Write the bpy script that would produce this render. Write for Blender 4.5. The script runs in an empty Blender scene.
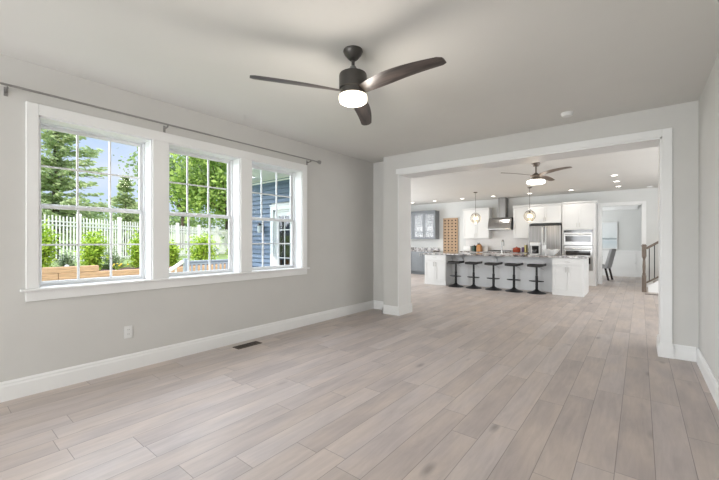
import bpy, bmesh, math, random
from mathutils import Vector, Matrix
PI = math.pi
S = bpy.context.scene
COL = S.collection
random.seed(7)

# ------------------------------------------------------------------ camera
YAW = math.atan2(280.5, 351.5)
cd = bpy.data.cameras.new('camera')
cam = bpy.data.objects.new('camera', cd); COL.objects.link(cam)
cam.location = (0, 0, 1.265)
cam.rotation_euler = (PI/2, 0, YAW)
cd.sensor_width = 36; cd.lens = 36*351.5/719; cd.shift_y = 1.5/719
cd.clip_start = 0.02; cd.clip_end = 500
S.camera = cam

# ------------------------------------------------------------------ world, sun, lights, exposure
W = bpy.data.worlds.new('sky'); S.world = W; W.use_nodes = True
nt = W.node_tree; nt.nodes.clear()
def wn(t): return nt.nodes.new(t)
out = wn('ShaderNodeOutputWorld'); bg = wn('ShaderNodeBackground'); tc = wn('ShaderNodeTexCoord')
sep = wn('ShaderNodeSeparateXYZ'); ramp = wn('ShaderNodeValToRGB'); ns = wn('ShaderNodeTexNoise')
mp = wn('ShaderNodeMapping'); r2 = wn('ShaderNodeValToRGB'); mx = wn('ShaderNodeMix'); mx.data_type = 'RGBA'
nt.links.new(tc.outputs['Generated'], sep.inputs[0]); nt.links.new(sep.outputs['Z'], ramp.inputs[0])
ramp.color_ramp.elements[0].position = 0.0; ramp.color_ramp.elements[0].color = (.66, .80, .98, 1)
ramp.color_ramp.elements[1].position = 0.6; ramp.color_ramp.elements[1].color = (.30, .52, .95, 1)
nt.links.new(tc.outputs['Generated'], mp.inputs[0]); mp.inputs['Scale'].default_value = (1, 1, 3.5)
nt.links.new(mp.outputs[0], ns.inputs['Vector']); ns.inputs['Scale'].default_value = 2.2; ns.inputs['Detail'].default_value = 6
nt.links.new(ns.outputs['Fac'], r2.inputs[0])
r2.color_ramp.elements[0].position = .42; r2.color_ramp.elements[0].color = (0, 0, 0, 1)
r2.color_ramp.elements[1].position = .72; r2.color_ramp.elements[1].color = (.85, .85, .85, 1)
nt.links.new(r2.outputs[0], mx.inputs[0]); nt.links.new(ramp.outputs[0], mx.inputs[6]); mx.inputs[7].default_value = (.92, .95, 1, 1)
nt.links.new(mx.outputs[2], bg.inputs[0]); nt.links.new(bg.outputs[0], out.inputs[0]); bg.inputs[1].default_value = .92

sd = bpy.data.lights.new('sun', 'SUN'); sd.energy = 4.0; sd.angle = .02; sd.color = (1, .95, .86)
sun = bpy.data.objects.new('sun', sd); COL.objects.link(sun); sun.rotation_euler = (math.radians(22), math.radians(40), 0)

def area(name, loc, rot, sx, sy, e, col=(1, 1, 1)):
    d = bpy.data.lights.new(name, 'AREA'); d.shape = 'RECTANGLE'; d.size = sx; d.size_y = sy; d.energy = e; d.color = col
    o = bpy.data.objects.new(name, d); COL.objects.link(o); o.location = loc; o.rotation_euler = rot; return o
# added fill lamp behind the camera, brightening the room; no glazing stands there
area('fill_back', (-2.3, -4.75, 1.4), (PI/2+.22, 0, -.32), 2.8, 2.3, 270, (.93, .97, 1))
# added wide sun lamp, boosting the sky's light through the three windows
d2 = bpy.data.lights.new('window_fill_sun', 'SUN'); d2.energy = 10.5; d2.angle = math.radians(95); d2.color = (.86, .92, 1)
o2 = bpy.data.objects.new('window_fill_sun', d2); COL.objects.link(o2); o2.rotation_euler = (0, -math.radians(58), 0)
area('fill_kitchen', (-8.05, 9.3, 1.6), (PI/2, 0, -PI/2), 3.4, 1.9, 115, (.93, .97, 1))  # added fill lamp at the solid left kitchen wall, out of view
area('fill_hall', (2.85, 9.2, 1.6), (PI/2, 0, PI/2), 3.0, 2.0, 70, (.93, .97, 1))  # unseen fill lamp added on the hall side of the kitchen
area('fill_patio_door', (-6.15, 5.64, 1.1), (PI/2, 0, 0), 1.5, 1.9, 60, (.93, .97, 1))  # fill lamp added just inside the patio door to light the island front
area('fill_family', (1.8, 5.6, 1.5), (PI/2, 0, .15), 2.3, 1.7, 70, (.93, .97, 1))  # added fill lamp aimed at the island, hidden by the stub; no window there
area('fill_dining', (-3.4, 14.4, 1.5), (PI/2, 0, -PI/2), 2.4, 1.8, 80, (.93, .97, 1))  # unseen lamp added to brighten the dining room from its left wall

S.view_settings.view_transform = 'Standard'; S.view_settings.look = 'None'
S.view_settings.gamma = 1.0; S.view_settings.use_curve_mapping = False
S.view_settings.exposure = 0.16

# ------------------------------------------------------------------ materials
MATS = {}
def mat(name, col, rough=.5, metal=0, spec=.5, noise=0, nscale=8, bump=0, bscale=60, emit=None, es=0, trans=0, ior=1.45, stretch=(1, 1, 1), aniso=0, coat=0):
    if name in MATS: return MATS[name]
    m = bpy.data.materials.new(name); m.use_nodes = True; t = m.node_tree; b = t.nodes['Principled BSDF']
    b.inputs['Base Color'].default_value = (*col, 1); b.inputs['Roughness'].default_value = rough
    b.inputs['Metallic'].default_value = metal; b.inputs['Specular IOR Level'].default_value = spec
    b.inputs['IOR'].default_value = ior; b.inputs['Transmission Weight'].default_value = trans
    b.inputs['Coat Weight'].default_value = coat
    tcn = t.nodes.new('ShaderNodeTexCoord'); mpn = t.nodes.new('ShaderNodeMapping'); mpn.inputs['Scale'].default_value = stretch
    t.links.new(tcn.outputs['Object'], mpn.inputs[0])
    if noise:
        n = t.nodes.new('ShaderNodeTexNoise'); n.inputs['Scale'].default_value = nscale; n.inputs['Detail'].default_value = 5
        t.links.new(mpn.outputs[0], n.inputs['Vector'])
        r = t.nodes.new('ShaderNodeValToRGB')
        r.color_ramp.elements[0].position = .3; r.color_ramp.elements[1].position = .7
        r.color_ramp.elements[0].color = (*[max(0, c*(1-noise)) for c in col], 1)
        r.color_ramp.elements[1].color = (*[min(1, c*(1+noise)) for c in col], 1)
        t.links.new(n.outputs['Fac'], r.inputs[0]); t.links.new(r.outputs[0], b.inputs['Base Color'])
    if bump:
        n2 = t.nodes.new('ShaderNodeTexNoise'); n2.inputs['Scale'].default_value = bscale; n2.inputs['Detail'].default_value = 3
        t.links.new(mpn.outputs[0], n2.inputs['Vector'])
        bn = t.nodes.new('ShaderNodeBump'); bn.inputs['Strength'].default_value = bump; bn.inputs['Distance'].default_value = .01
        t.links.new(n2.outputs['Fac'], bn.inputs['Height']); t.links.new(bn.outputs[0], b.inputs['Normal'])
    if emit:
        b.inputs['Emission Color'].default_value = (*emit, 1); b.inputs['Emission Strength'].default_value = es
    MATS[name] = m; return m

WALL = mat('wall_paint', (.635, .625, .60), .85, spec=.2, noise=.015, nscale=3, bump=.04, bscale=180)
KWALL = mat('kitchen_wall_paint', (.70, .705, .69), .85, spec=.2, noise=.012, nscale=3)
CEIL = mat('ceiling_paint', (.735, .725, .695), .9, spec=.15, noise=.012, nscale=2, bump=.03, bscale=150)
TRIM = mat('white_trim_paint', (.84, .84, .83), .35, noise=.008, nscale=4)
VINYL = mat('white_vinyl', (.86, .87, .88), .3, noise=.006, nscale=5)
CABW = mat('white_cabinet_paint', (.75, .75, .74), .38, noise=.008, nscale=5)
CABG = mat('grey_cabinet_paint', (.20, .215, .23), .42, noise=.04, nscale=6)
ISLG = mat('island_grey_paint', (.76, .77, .78), .5, noise=.02, nscale=5)
TILE = mat('backsplash_white', (.80, .78, .76), .3, noise=.02, nscale=9)
BLACK = mat('black_metal', (.018, .018, .02), .38, metal=.3, noise=.15, nscale=20)
LEATH = mat('black_leather', (.02, .018, .018), .5, noise=.2, nscale=30, bump=.2, bscale=250)
GUN = mat('gunmetal', (.09, .085, .08), .38, metal=.75, noise=.08, nscale=12)
BRONZE = mat('bronze_metal', (.20, .17, .145), .35, metal=.8, noise=.08, nscale=12)
NICK = mat('brushed_nickel', (.55, .54, .52), .3, metal=1, noise=.05, nscale=40)
STEEL = mat('stainless_steel', (.27, .265, .26), .36, metal=1, noise=.35, nscale=5, stretch=(9, 9, .15))
STEELH = mat('stainless_steel_horizontal', (.44, .435, .43), .32, metal=1, noise=.06, nscale=5, stretch=(.2, 9, 20))
DGLASS = mat('dark_oven_glass', (.03, .028, .027), .08, spec=.6, noise=.1, nscale=4)
ROD = mat('rod_pewter', (.32, .31, .30), .4, metal=.7, noise=.05, nscale=30)
PLAST = mat('white_plastic', (.80, .80, .79), .4, noise=.01, nscale=10)
CERAM = mat('white_ceramic', (.82, .82, .81), .15, noise=.01, nscale=10)
REDP = mat('red_enamel', (.36, .07, .035), .25, noise=.08, nscale=12)
OAKB = mat('knife_block_wood', (.52, .24, .08), .45, noise=.2, nscale=9, stretch=(1, 1, 8))
GREENP = mat('dark_green_plastic', (.02, .06, .045), .35, noise=.1, nscale=12)
PURP = mat('purple_print', (.13, .07, .18), .5, noise=.2, nscale=20)
YELP = mat('yellow_print', (.60, .52, .22), .5, noise=.2, nscale=20)
FABG = mat('grey_upholstery', (.46, .465, .475), .9, noise=.08, nscale=40, bump=.15, bscale=300)
DWOOD = mat('espresso_wood', (.03, .022, .018), .4, noise=.25, nscale=12, stretch=(6, 6, 1))
NEWEL = mat('greybrown_stained_wood', (.15, .115, .09), .45, noise=.25, nscale=10, stretch=(6, 6, 1))
TREAD = mat('stair_tread_wood', (.30, .235, .19), .45, noise=.2, nscale=8, stretch=(1, 8, 8))
VENT = mat('brown_metal_register', (.075, .055, .042), .5, metal=.3, noise=.1, nscale=20)
DARK = mat('dark_cavity', (.012, .011, .01), .8, noise=.1, nscale=10)
BLUE = mat('blue_siding', (.13, .185, .26), .6, noise=.10, nscale=3, stretch=(.5, 1, 6))
DECK = mat('grey_deck_board', (.30, .29, .29), .7, noise=.12, nscale=5, stretch=(1, 12, 1))
RAILG = mat('grey_deck_rail', (.36, .40, .46), .55, noise=.04, nscale=8)
TIMB = mat('orange_timber', (.56, .35, .22), .8, noise=.28, nscale=5, stretch=(3, .7, 9), bump=.5, bscale=30)
MULCH = mat('mulch', (.10, .06, .045), .95, noise=.5, nscale=25, bump=1, bscale=30)
GRASS = mat('grass', (.20, .27, .085), .95, noise=.25, nscale=2.5, bump=.8, bscale=40)
BARK = mat('bark', (.10, .075, .055), .9, noise=.35, nscale=9, stretch=(3, 3, 1), bump=.6, bscale=20)
FENCEM = mat('white_fence_vinyl', (.80, .79, .77), .45, noise=.02, nscale=5)
ROOF = mat('roof_shingle', (.08, .08, .085), .9, noise=.3, nscale=12)
STONE = mat('pale_stone', (.55, .53, .5), .8, noise=.2, nscale=12)
def leafmat(name, a, b_, sc=1.5):
    m = bpy.data.materials.new(name); m.use_nodes = True; t = m.node_tree; b = t.nodes['Principled BSDF']
    g = t.nodes.new('ShaderNodeNewGeometry'); r = t.nodes.new('ShaderNodeValToRGB')
    r.color_ramp.elements[0].color = (*a, 1); r.color_ramp.elements[1].color = (*b_, 1)
    t.links.new(g.outputs['Random Per Island'], r.inputs[0]); t.links.new(r.outputs[0], b.inputs['Base Color'])
    b.inputs['Roughness'].default_value = .65; b.inputs['Specular IOR Level'].default_value = .25
    tr = t.nodes.new('ShaderNodeBsdfTranslucent'); ms = t.nodes.new('ShaderNodeMixShader'); ms.inputs[0].default_value = .3
    t.links.new(r.outputs[0], tr.inputs[0]); t.links.new(b.outputs[0], ms.inputs[1]); t.links.new(tr.outputs[0], ms.inputs[2])
    t.links.new(ms.outputs[0], t.nodes['Material Output'].inputs[0]); return m
SPRUCE = leafmat('spruce_needles', (.28, .37, .16), (.60, .68, .38))
LEAF = leafmat('tree_leaves', (.12, .22, .04), (.52, .66, .18))
LEAFD = leafmat('dark_tree_leaves', (.12, .19, .07), (.34, .45, .18))
SHRUB = leafmat('laurel_leaves', (.16, .30, .02), (.62, .78, .12))
GREYG = leafmat('greygreen_leaves', (.14, .2, .1), (.36, .44, .26))
FLOWER = mat('yellow_flower', (.85, .6, .05), .6, noise=.1, nscale=10)

def glass(name, fac=.06, col=(1, 1, 1), ior=1.07):
    m = bpy.data.materials.new(name); m.use_nodes = True; t = m.node_tree; t.nodes.clear()
    o = t.nodes.new('ShaderNodeOutputMaterial'); tr = t.nodes.new('ShaderNodeBsdfTransparent'); gl = t.nodes.new('ShaderNodeBsdfGlossy')
    ms = t.nodes.new('ShaderNodeMixShader'); fr = t.nodes.new('ShaderNodeFresnel'); fr.inputs[0].default_value = ior
    tr.inputs[0].default_value = (*col, 1); gl.inputs['Roughness'].default_value = .02
    t.links.new(fr.outputs[0], ms.inputs[0]); t.links.new(tr.outputs[0], ms.inputs[1]); t.links.new(gl.outputs[0], ms.inputs[2])
    t.links.new(ms.outputs[0], o.inputs[0]); return m
GLASS = glass('window_glass'); DOORGL = glass('tinted_door_glass', .1, (.42, .46, .44), 1.75)
def cabglass():
    m = bpy.data.materials.new('seeded_cabinet_glass'); m.use_nodes = True; t = m.node_tree; b = t.nodes['Principled BSDF']
    tcn = t.nodes.new('ShaderNodeTexCoord'); n = t.nodes.new('ShaderNodeTexNoise'); n.inputs['Scale'].default_value = 9; n.inputs['Detail'].default_value = 3
    t.links.new(tcn.outputs['Object'], n.inputs['Vector']); bn = t.nodes.new('ShaderNodeBump'); bn.inputs['Strength'].default_value = .5; bn.inputs['Distance'].default_value = .02
    t.links.new(n.outputs['Fac'], bn.inputs['Height']); t.links.new(bn.outputs[0], b.inputs['Normal'])
    b.inputs['Base Color'].default_value = (.75, .77, .8, 1); b.inputs['Roughness'].default_value = .06; b.inputs['Metallic'].default_value = .1
    b.inputs['Alpha'].default_value = .22; return m
CGLASS = cabglass()

def emis(name, col, s):
    m = mat(name, (.9, .9, .88), .4, noise=.005, emit=col, es=s); return m
LAMP = emis('lamp_diffuser', (1, .86, .66), 2.6)
LAMP2 = emis('ring_diffuser', (1, .93, .82), 5)
DOWN = emis('downlight_lens', (1, .93, .82), 6)
BULB = emis('bulb', (1, .72, .38), 14)

def granite():
    m = bpy.data.materials.new('granite'); m.use_nodes = True; t = m.node_tree; b = t.nodes['Principled BSDF']
    tcn = t.nodes.new('ShaderNodeTexCoord'); v = t.nodes.new('ShaderNodeTexNoise'); v.inputs['Scale'].default_value = 11; v.inputs['Detail'].default_value = 6; v.inputs['Roughness'].default_value = .7
    t.links.new(tcn.outputs['Object'], v.inputs['Vector']); r = t.nodes.new('ShaderNodeValToRGB'); t.links.new(v.outputs['Fac'], r.inputs[0])
    e = r.color_ramp.elements; e[0].position = .40; e[0].color = (.03, .028, .028, 1); e[1].position = .68; e[1].color = (.66, .64, .62, 1)
    x = e.new(.48); x.color = (.22, .19, .18, 1); x = e.new(.55); x.color = (.5, .47, .45, 1)
    t.links.new(r.outputs[0], b.inputs['Base Color']); b.inputs['Roughness'].default_value = .12; return m
GRAN = granite()

def nodes(m): return m.node_tree
def planks():
    m = bpy.data.materials.new('vinyl_plank_floor'); m.use_nodes = True; t = m.node_tree; b = t.nodes['Principled BSDF']
    N = t.nodes.new; L = t.links.new
    def M(op, a, b_=None, c=None):
        n = N('ShaderNodeMath'); n.operation = op
        for i, v in enumerate((a, b_, c)):
            if v is None: continue
            if isinstance(v, (int, float)): n.inputs[i].default_value = v
            else: L(v, n.inputs[i])
        return n.outputs[0]
    tcn = N('ShaderNodeTexCoord'); sp = N('ShaderNodeSeparateXYZ'); L(tcn.outputs['Object'], sp.inputs[0])
    w, ln = .1755, 1.25
    xx = M('DIVIDE', M('ADD', sp.outputs['X'], .285+w*400), w); row = M('FLOOR', xx); fx = M('FRACT', xx)
    wn1 = N('ShaderNodeTexWhiteNoise'); wn1.noise_dimensions = '1D'; L(row, wn1.inputs['W'])
    yy = M('ADD', M('DIVIDE', sp.outputs['Y'], ln), M('MULTIPLY', wn1.outputs['Value'], 7.3)); yy = M('ADD', yy, 50)
    pl = M('FLOOR', yy); fy = M('FRACT', yy)
    cb = N('ShaderNodeCombineXYZ'); L(row, cb.inputs[0]); L(pl, cb.inputs[1])
    wn2 = N('ShaderNodeTexWhiteNoise'); wn2.noise_dimensions = '3D'; L(cb.outputs[0], wn2.inputs['Vector'])
    # seams
    ex = M('MULTIPLY', M('MINIMUM', fx, M('SUBTRACT', 1, fx)), w); ey = M('MULTIPLY', M('MINIMUM', fy, M('SUBTRACT', 1, fy)), ln)
    e = M('MINIMUM', ex, ey); seam = N('ShaderNodeMapRange'); L(e, seam.inputs[0]); seam.inputs[1].default_value = .0006; seam.inputs[2].default_value = .0026
    # grain
    cg = N('ShaderNodeCombineXYZ'); L(M('MULTIPLY', sp.outputs['X'], 1), cg.inputs[0]); L(M('MULTIPLY', sp.outputs['Y'], .11), cg.inputs[1]); L(M('MULTIPLY', wn2.outputs['Value'], 40), cg.inputs[2])
    g1 = N('ShaderNodeTexNoise'); g1.inputs['Scale'].default_value = 22; g1.inputs['Detail'].default_value = 6; g1.inputs['Roughness'].default_value = .65; g1.inputs['Distortion'].default_value = .6; L(cg.outputs[0], g1.inputs['Vector'])
    cg2 = N('ShaderNodeCombineXYZ'); L(sp.outputs['X'], cg2.inputs[0]); L(M('MULTIPLY', sp.outputs['Y'], .35), cg2.inputs[1]); L(M('MULTIPLY', wn2.outputs['Value'], 90), cg2.inputs[2])
    g2 = N('ShaderNodeTexNoise'); g2.inputs['Scale'].default_value = 5; g2.inputs['Detail'].default_value = 3; L(cg2.outputs[0], g2.inputs['Vector'])
    # knots
    vk = N('ShaderNodeTexVoronoi'); vk.inputs['Scale'].default_value = 3.6; L(cg2.outputs[0], vk.inputs['Vector'])
    kn = N('ShaderNodeMapRange'); L(vk.outputs['Distance'], kn.inputs[0]); kn.inputs[1].default_value = .03; kn.inputs[2].default_value = .13
    r = N('ShaderNodeValToRGB'); L(wn2.outputs['Value'], r.inputs[0]); el = r.color_ramp.elements
    el[0].position = 0; el[0].color = (.44, .38, .355, 1); el[1].position = 1; el[1].color = (.55, .49, .465, 1)
    a = el.new(.35); a.color = (.48, .415, .385, 1); a = el.new(.7); a.color = (.52, .455, .43, 1)
    v = M('ADD', M('MULTIPLY', M('SUBTRACT', g1.outputs['Fac'], .5), .55), M('MULTIPLY', M('SUBTRACT', g2.outputs['Fac'], .5), .55))
    v = M('ADD', v, 1.0); v = M('MULTIPLY', v, M('MULTIPLY_ADD', kn.outputs[0], .42, .58)); v = M('MULTIPLY', v, M('MULTIPLY_ADD', seam.outputs[0], .55, .45))
    wm = N('ShaderNodeMix'); wm.data_type = 'RGBA'; wf = N('ShaderNodeMapRange'); L(g2.outputs['Fac'], wf.inputs[0]); wf.inputs[1].default_value = .42; wf.inputs[2].default_value = .62; wf.inputs[4].default_value = .5
    L(wf.outputs[0], wm.inputs[0]); L(r.outputs[0], wm.inputs[6]); wm.inputs[7].default_value = (.50, .42, .36, 1)
    vm = N('ShaderNodeVectorMath'); vm.operation = 'SCALE'; L(wm.outputs[2], vm.inputs[0]); L(v, vm.inputs['Scale'])
    L(vm.outputs[0], b.inputs['Base Color'])
    L(M('MULTIPLY_ADD', g1.outputs['Fac'], .10, .38), b.inputs['Roughness']); b.inputs['Specular IOR Level'].default_value = .5
    bn = N('ShaderNodeBump'); bn.inputs['Strength'].default_value = .25; bn.inputs['Distance'].default_value = .002
    L(M('ADD', M('MULTIPLY', g1.outputs['Fac'], .3), seam.outputs[0]), bn.inputs['Height']); L(bn.outputs[0], b.inputs['Normal'])
    return m
PLANK = planks()

def woodblade():
    m = bpy.data.materials.new('charcoal_wood_blade'); m.use_nodes = True; t = m.node_tree; b = t.nodes['Principled BSDF']
    tcn = t.nodes.new('ShaderNodeTexCoord'); mpn = t.nodes.new('ShaderNodeMapping'); mpn.inputs['Scale'].default_value = (1.2, 16, 16)
    t.links.new(tcn.outputs['Object'], mpn.inputs[0]); n = t.nodes.new('ShaderNodeTexNoise'); n.inputs['Scale'].default_value = 3; n.inputs['Detail'].default_value = 5
    t.links.new(mpn.outputs[0], n.inputs['Vector']); r = t.nodes.new('ShaderNodeValToRGB'); t.links.new(n.outputs['Fac'], r.inputs[0])
    r.color_ramp.elements[0].position = .35; r.color_ramp.elements[0].color = (.022, .019, .018, 1)
    r.color_ramp.elements[1].position = .68; r.color_ramp.elements[1].color = (.085, .066, .060, 1)
    t.links.new(r.outputs[0], b.inputs['Base Color']); b.inputs['Roughness'].default_value = .38; return m
BLADE = woodblade()

def pegwood():
    m = bpy.data.materials.new('golden_board_wood'); m.use_nodes = True; t = m.node_tree; b = t.nodes['Principled BSDF']
    tcn = t.nodes.new('ShaderNodeTexCoord'); mpn = t.nodes.new('ShaderNodeMapping'); mpn.inputs['Scale'].default_value = (6, 6, 1)
    t.links.new(tcn.outputs['Object'], mpn.inputs[0]); n = t.nodes.new('ShaderNodeTexNoise'); n.inputs['Scale'].default_value = 6
    t.links.new(mpn.outputs[0], n.inputs['Vector']); r = t.nodes.new('ShaderNodeValToRGB'); t.links.new(n.outputs['Fac'], r.inputs[0])
    r.color_ramp.elements[0].color = (.33, .21, .12, 1); r.color_ramp.elements[1].color = (.48, .33, .20, 1)
    t.links.new(r.outputs[0], b.inputs['Base Color']); b.inputs['Roughness'].default_value = .5; return m
PEG = pegwood()

def painting():
    m = bpy.data.materials.new('seascape_print'); m.use_nodes = True; t = m.node_tree; b = t.nodes['Principled BSDF']
    tcn = t.nodes.new('ShaderNodeTexCoord'); sp = t.nodes.new('ShaderNodeSeparateXYZ'); t.links.new(tcn.outputs['Generated'], sp.inputs[0])
    n = t.nodes.new('ShaderNodeTexNoise'); n.inputs['Scale'].default_value = 5; t.links.new(tcn.outputs['Generated'], n.inputs['Vector'])
    ma = t.nodes.new('ShaderNodeMath'); ma.operation = 'MULTIPLY_ADD'; ma.inputs[1].default_value = .06; t.links.new(n.outputs['Fac'], ma.inputs[0]); t.links.new(sp.outputs['Z'], ma.inputs[2])
    r = t.nodes.new('ShaderNodeValToRGB'); t.links.new(ma.outputs[0], r.inputs[0]); e = r.color_ramp.elements
    e[0].position = 0; e[0].color = (.66, .70, .71, 1); e[1].position = 1; e[1].color = (.74, .76, .76, 1)
    for p, c in ((.28, (.58, .65, .68, 1)), (.36, (.66, .71, .73, 1)), (.385, (.30, .36, .38, 1)), (.42, (.36, .41, .42, 1)), (.44, (.72, .76, .77, 1))):
        x = e.new(p); x.color = c
    t.links.new(r.outputs[0], b.inputs['Base Color']); b.inputs['Roughness'].default_value = .6; return m
ART = painting()

# ------------------------------------------------------------------ helpers
class MB:
    def __init__(s): s.bm = bmesh.new()
    def box(s, x0, x1, y0, y1, z0, z1, bev=0):
        t = bmesh.new(); bmesh.ops.create_cube(t, size=1)
        for v in t.verts: v.co = Vector(((x0+x1)/2+v.co.x*(x1-x0), (y0+y1)/2+v.co.y*(y1-y0), (z0+z1)/2+v.co.z*(z1-z0)))
        if bev: bmesh.ops.bevel(t, geom=list(t.edges), offset=bev, segments=2, affect='EDGES', profile=.5)
        s.merge(t); return s
    def merge(s, t, M=None):
        if M is not None: bmesh.ops.transform(t, matrix=M, verts=t.verts)
        me = bpy.data.meshes.new('tmp'); t.to_mesh(me); t.free(); s.bm.from_mesh(me); bpy.data.meshes.remove(me)
    def lathe(s, prof, c=(0, 0, 0), seg=32, M=None):
        t = bmesh.new(); rings = []
        for r, z in prof:
            if r < 1e-5: rings.append([t.verts.new((0, 0, z))])
            else: rings.append([t.verts.new((r*math.cos(2*PI*k/seg), r*math.sin(2*PI*k/seg), z)) for k in range(seg)])
        for a, b in zip(rings, rings[1:]):
            for k in range(seg):
                k2 = (k+1) % seg
                if len(a) == 1 and len(b) == 1: continue
                if len(a) == 1: t.faces.new((a[0], b[k2], b[k]))
                elif len(b) == 1: t.faces.new((a[k], a[k2], b[0]))
                else: t.faces.new((a[k], a[k2], b[k2], b[k]))
        if len(rings[0]) > 1: t.faces.new(list(reversed(rings[0])))
        if len(rings[-1]) > 1: t.faces.new(rings[-1])
        bmesh.ops.recalc_face_normals(t, faces=t.faces)
        T = Matrix.Translation(Vector(c)) @ (M or Matrix.Identity(4)); s.merge(t, T); return s
    def cyl(s, p0, p1, r, r2=None, seg=20):
        p0, p1 = Vector(p0), Vector(p1); d = p1-p0; t = bmesh.new()
        bmesh.ops.create_cone(t, cap_ends=True, segments=seg, radius1=r, radius2=r if r2 is None else r2, depth=d.length)
        M = Matrix.Translation((p0+p1)/2) @ d.to_track_quat('Z', 'Y').to_matrix().to_4x4(); s.merge(t, M); return s
    def bar(s, p0, p1, w, h, bev=0):
        p0, p1 = Vector(p0), Vector(p1); d = p1-p0; t = bmesh.new(); bmesh.ops.create_cube(t, size=1)
        for v in t.verts: v.co = Vector((v.co.x*d.length, v.co.y*w, v.co.z*h))
        if bev: bmesh.ops.bevel(t, geom=list(t.edges), offset=bev, segments=2, affect='EDGES', profile=.5)
        X = d.normalized(); Z = Vector((0, 0, 1)); Y = Z.cross(X).normalized(); Z = X.cross(Y)
        R = Matrix((X, Y, Z)).transposed().to_4x4(); s.merge(t, Matrix.Translation((p0+p1)/2) @ R); return s
    def tube(s, pts, r, seg=12):
        pts = [Vector(p) for p in pts]; rings = []
        t = bmesh.new(); up = Vector((0, 0, 1))
        for i, p in enumerate(pts):
            d = (pts[min(i+1, len(pts)-1)]-pts[max(i-1, 0)]).normalized()
            a = d.cross(up); a = d.cross(Vector((1, 0, 0))) if a.length < .05 else a; a.normalize(); b = d.cross(a)
            rings.append([t.verts.new(p+a*r*math.cos(2*PI*k/seg)+b*r*math.sin(2*PI*k/seg)) for k in range(seg)])
        for a, b in zip(rings, rings[1:]):
            for k in range(seg): t.faces.new((a[k], a[(k+1) % seg], b[(k+1) % seg], b[k]))
        t.faces.new(rings[0]); t.faces.new(rings[-1]); bmesh.ops.recalc_face_normals(t, faces=t.faces); s.merge(t); return s
    def prism(s, poly, axis, a0, a1):
        # poly: 2D points; extruded along axis from a0 to a1
        t = bmesh.new()
        def P(u, v, a): return {'x': (a, u, v), 'y': (u, a, v), 'z': (u, v, a)}[axis]
        A = [t.verts.new(P(u, v, a0)) for u, v in poly]; B = [t.verts.new(P(u, v, a1)) for u, v in poly]
        t.faces.new(A); t.faces.new(list(reversed(B)))
        for i in range(len(poly)): j = (i+1) % len(poly); t.faces.new((A[i], B[i], B[j], A[j]))
        bmesh.ops.recalc_face_normals(t, faces=t.faces); s.merge(t); return s
    def build(s, name, m, parent=None, smooth=False, world=False):
        me = bpy.data.meshes.new(name)
        if parent is not None and world:
            root = parent
            while root.parent: root = root.parent
            bmesh.ops.translate(s.bm, vec=-root.location, verts=s.bm.verts)
        s.bm.to_mesh(me); s.bm.free(); me.materials.append(m)
        if smooth:
            for p in me.polygons: p.use_smooth = True
            try: me.set_sharp_from_angle(angle=math.radians(38))
            except Exception: pass
        o = bpy.data.objects.new(name, me); COL.objects.link(o)
        if parent is not None: o.parent = parent
        return o
def tag(o, label, cat, group=None):
    o['label'] = label; o['category'] = cat
    if group: o['group'] = group
    return o
def struct(o): o['kind'] = 'structure'; return o
def thing(name, label, cat, loc=(0, 0, 0), rz=0, group=None):
    o = bpy.data.objects.new(name, None); COL.objects.link(o); o.empty_display_size = .1
    o.location = loc; o.rotation_euler = (0, 0, rz); return tag(o, label, cat, group)
def dup(root, loc, label, rz=None, group=None):
    r = root.copy(); COL.objects.link(r); r.location = loc; r['label'] = label
    if rz is not None: r.rotation_euler = (0, 0, rz)
    if group: r['group'] = group
    def rec(a, b):
        for ch in [c for c in bpy.data.objects if c.parent == a]:
            c = ch.copy(); COL.objects.link(c); c.parent = b; rec(ch, c)
    rec(root, r); return r

H = 2.745
XL, XR, YO = -3.94, .48, 5.10
# ------------------------------------------------------------------ setting
mb = MB(); mb.box(XL-.2, XR+.12, -5.05, 5.505, -.12, 0); mb.box(-8.3, 3.1, 5.505, 16.05, -.12, 0); struct(mb.build('floor', PLANK))
mb = MB(); mb.box(XL-.2, 1.0, -5.2, 5.505, H, H+.15); mb.box(-8.35, 3.25, 5.505, 16.2, H, H+.15); struct(mb.build('ceiling', CEIL))
# left wall with three window openings
WY = [(.625, 1.502), (1.66, 2.525), (2.69, 3.565)]; Z0, Z1 = .86, 2.32; WX = XL-.23
mb = MB()
mb.box(WX, XL, -5.05, 5.36, 0, Z0); mb.box(WX, XL, -5.05, 5.36, Z1, H)
ys = [-5.05] + [v for p in WY for v in p] + [5.36]
for i in range(0, len(ys), 2): mb.box(WX, XL, ys[i], ys[i+1], Z0, Z1)
struct(mb.build('wall_left', WALL))
mb = MB(); mb.box(XR, XR+.12, -5.05, YO+.13, 0, H); struct(mb.build('wall_right', WALL))
mb = MB(); mb.box(WX, XR+.12, -5.2, -5.05, 0, H); struct(mb.build('wall_back', WALL))
# wall with the wide cased opening: thick column left, header, stub right
JL, JR, JT = -3.23, .19, 2.415; YB = 5.50
mb = MB(); mb.box(-3.53, JL, YO, YB, 0, H); mb.box(JL, JR, YO, YB, JT, H); mb.box(JR, XR, YO, YB, 0, H)
mb.box(XR+.12, 3.1, 5.35, YB, 0, H); struct(mb.build('wall_front', WALL))
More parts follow.
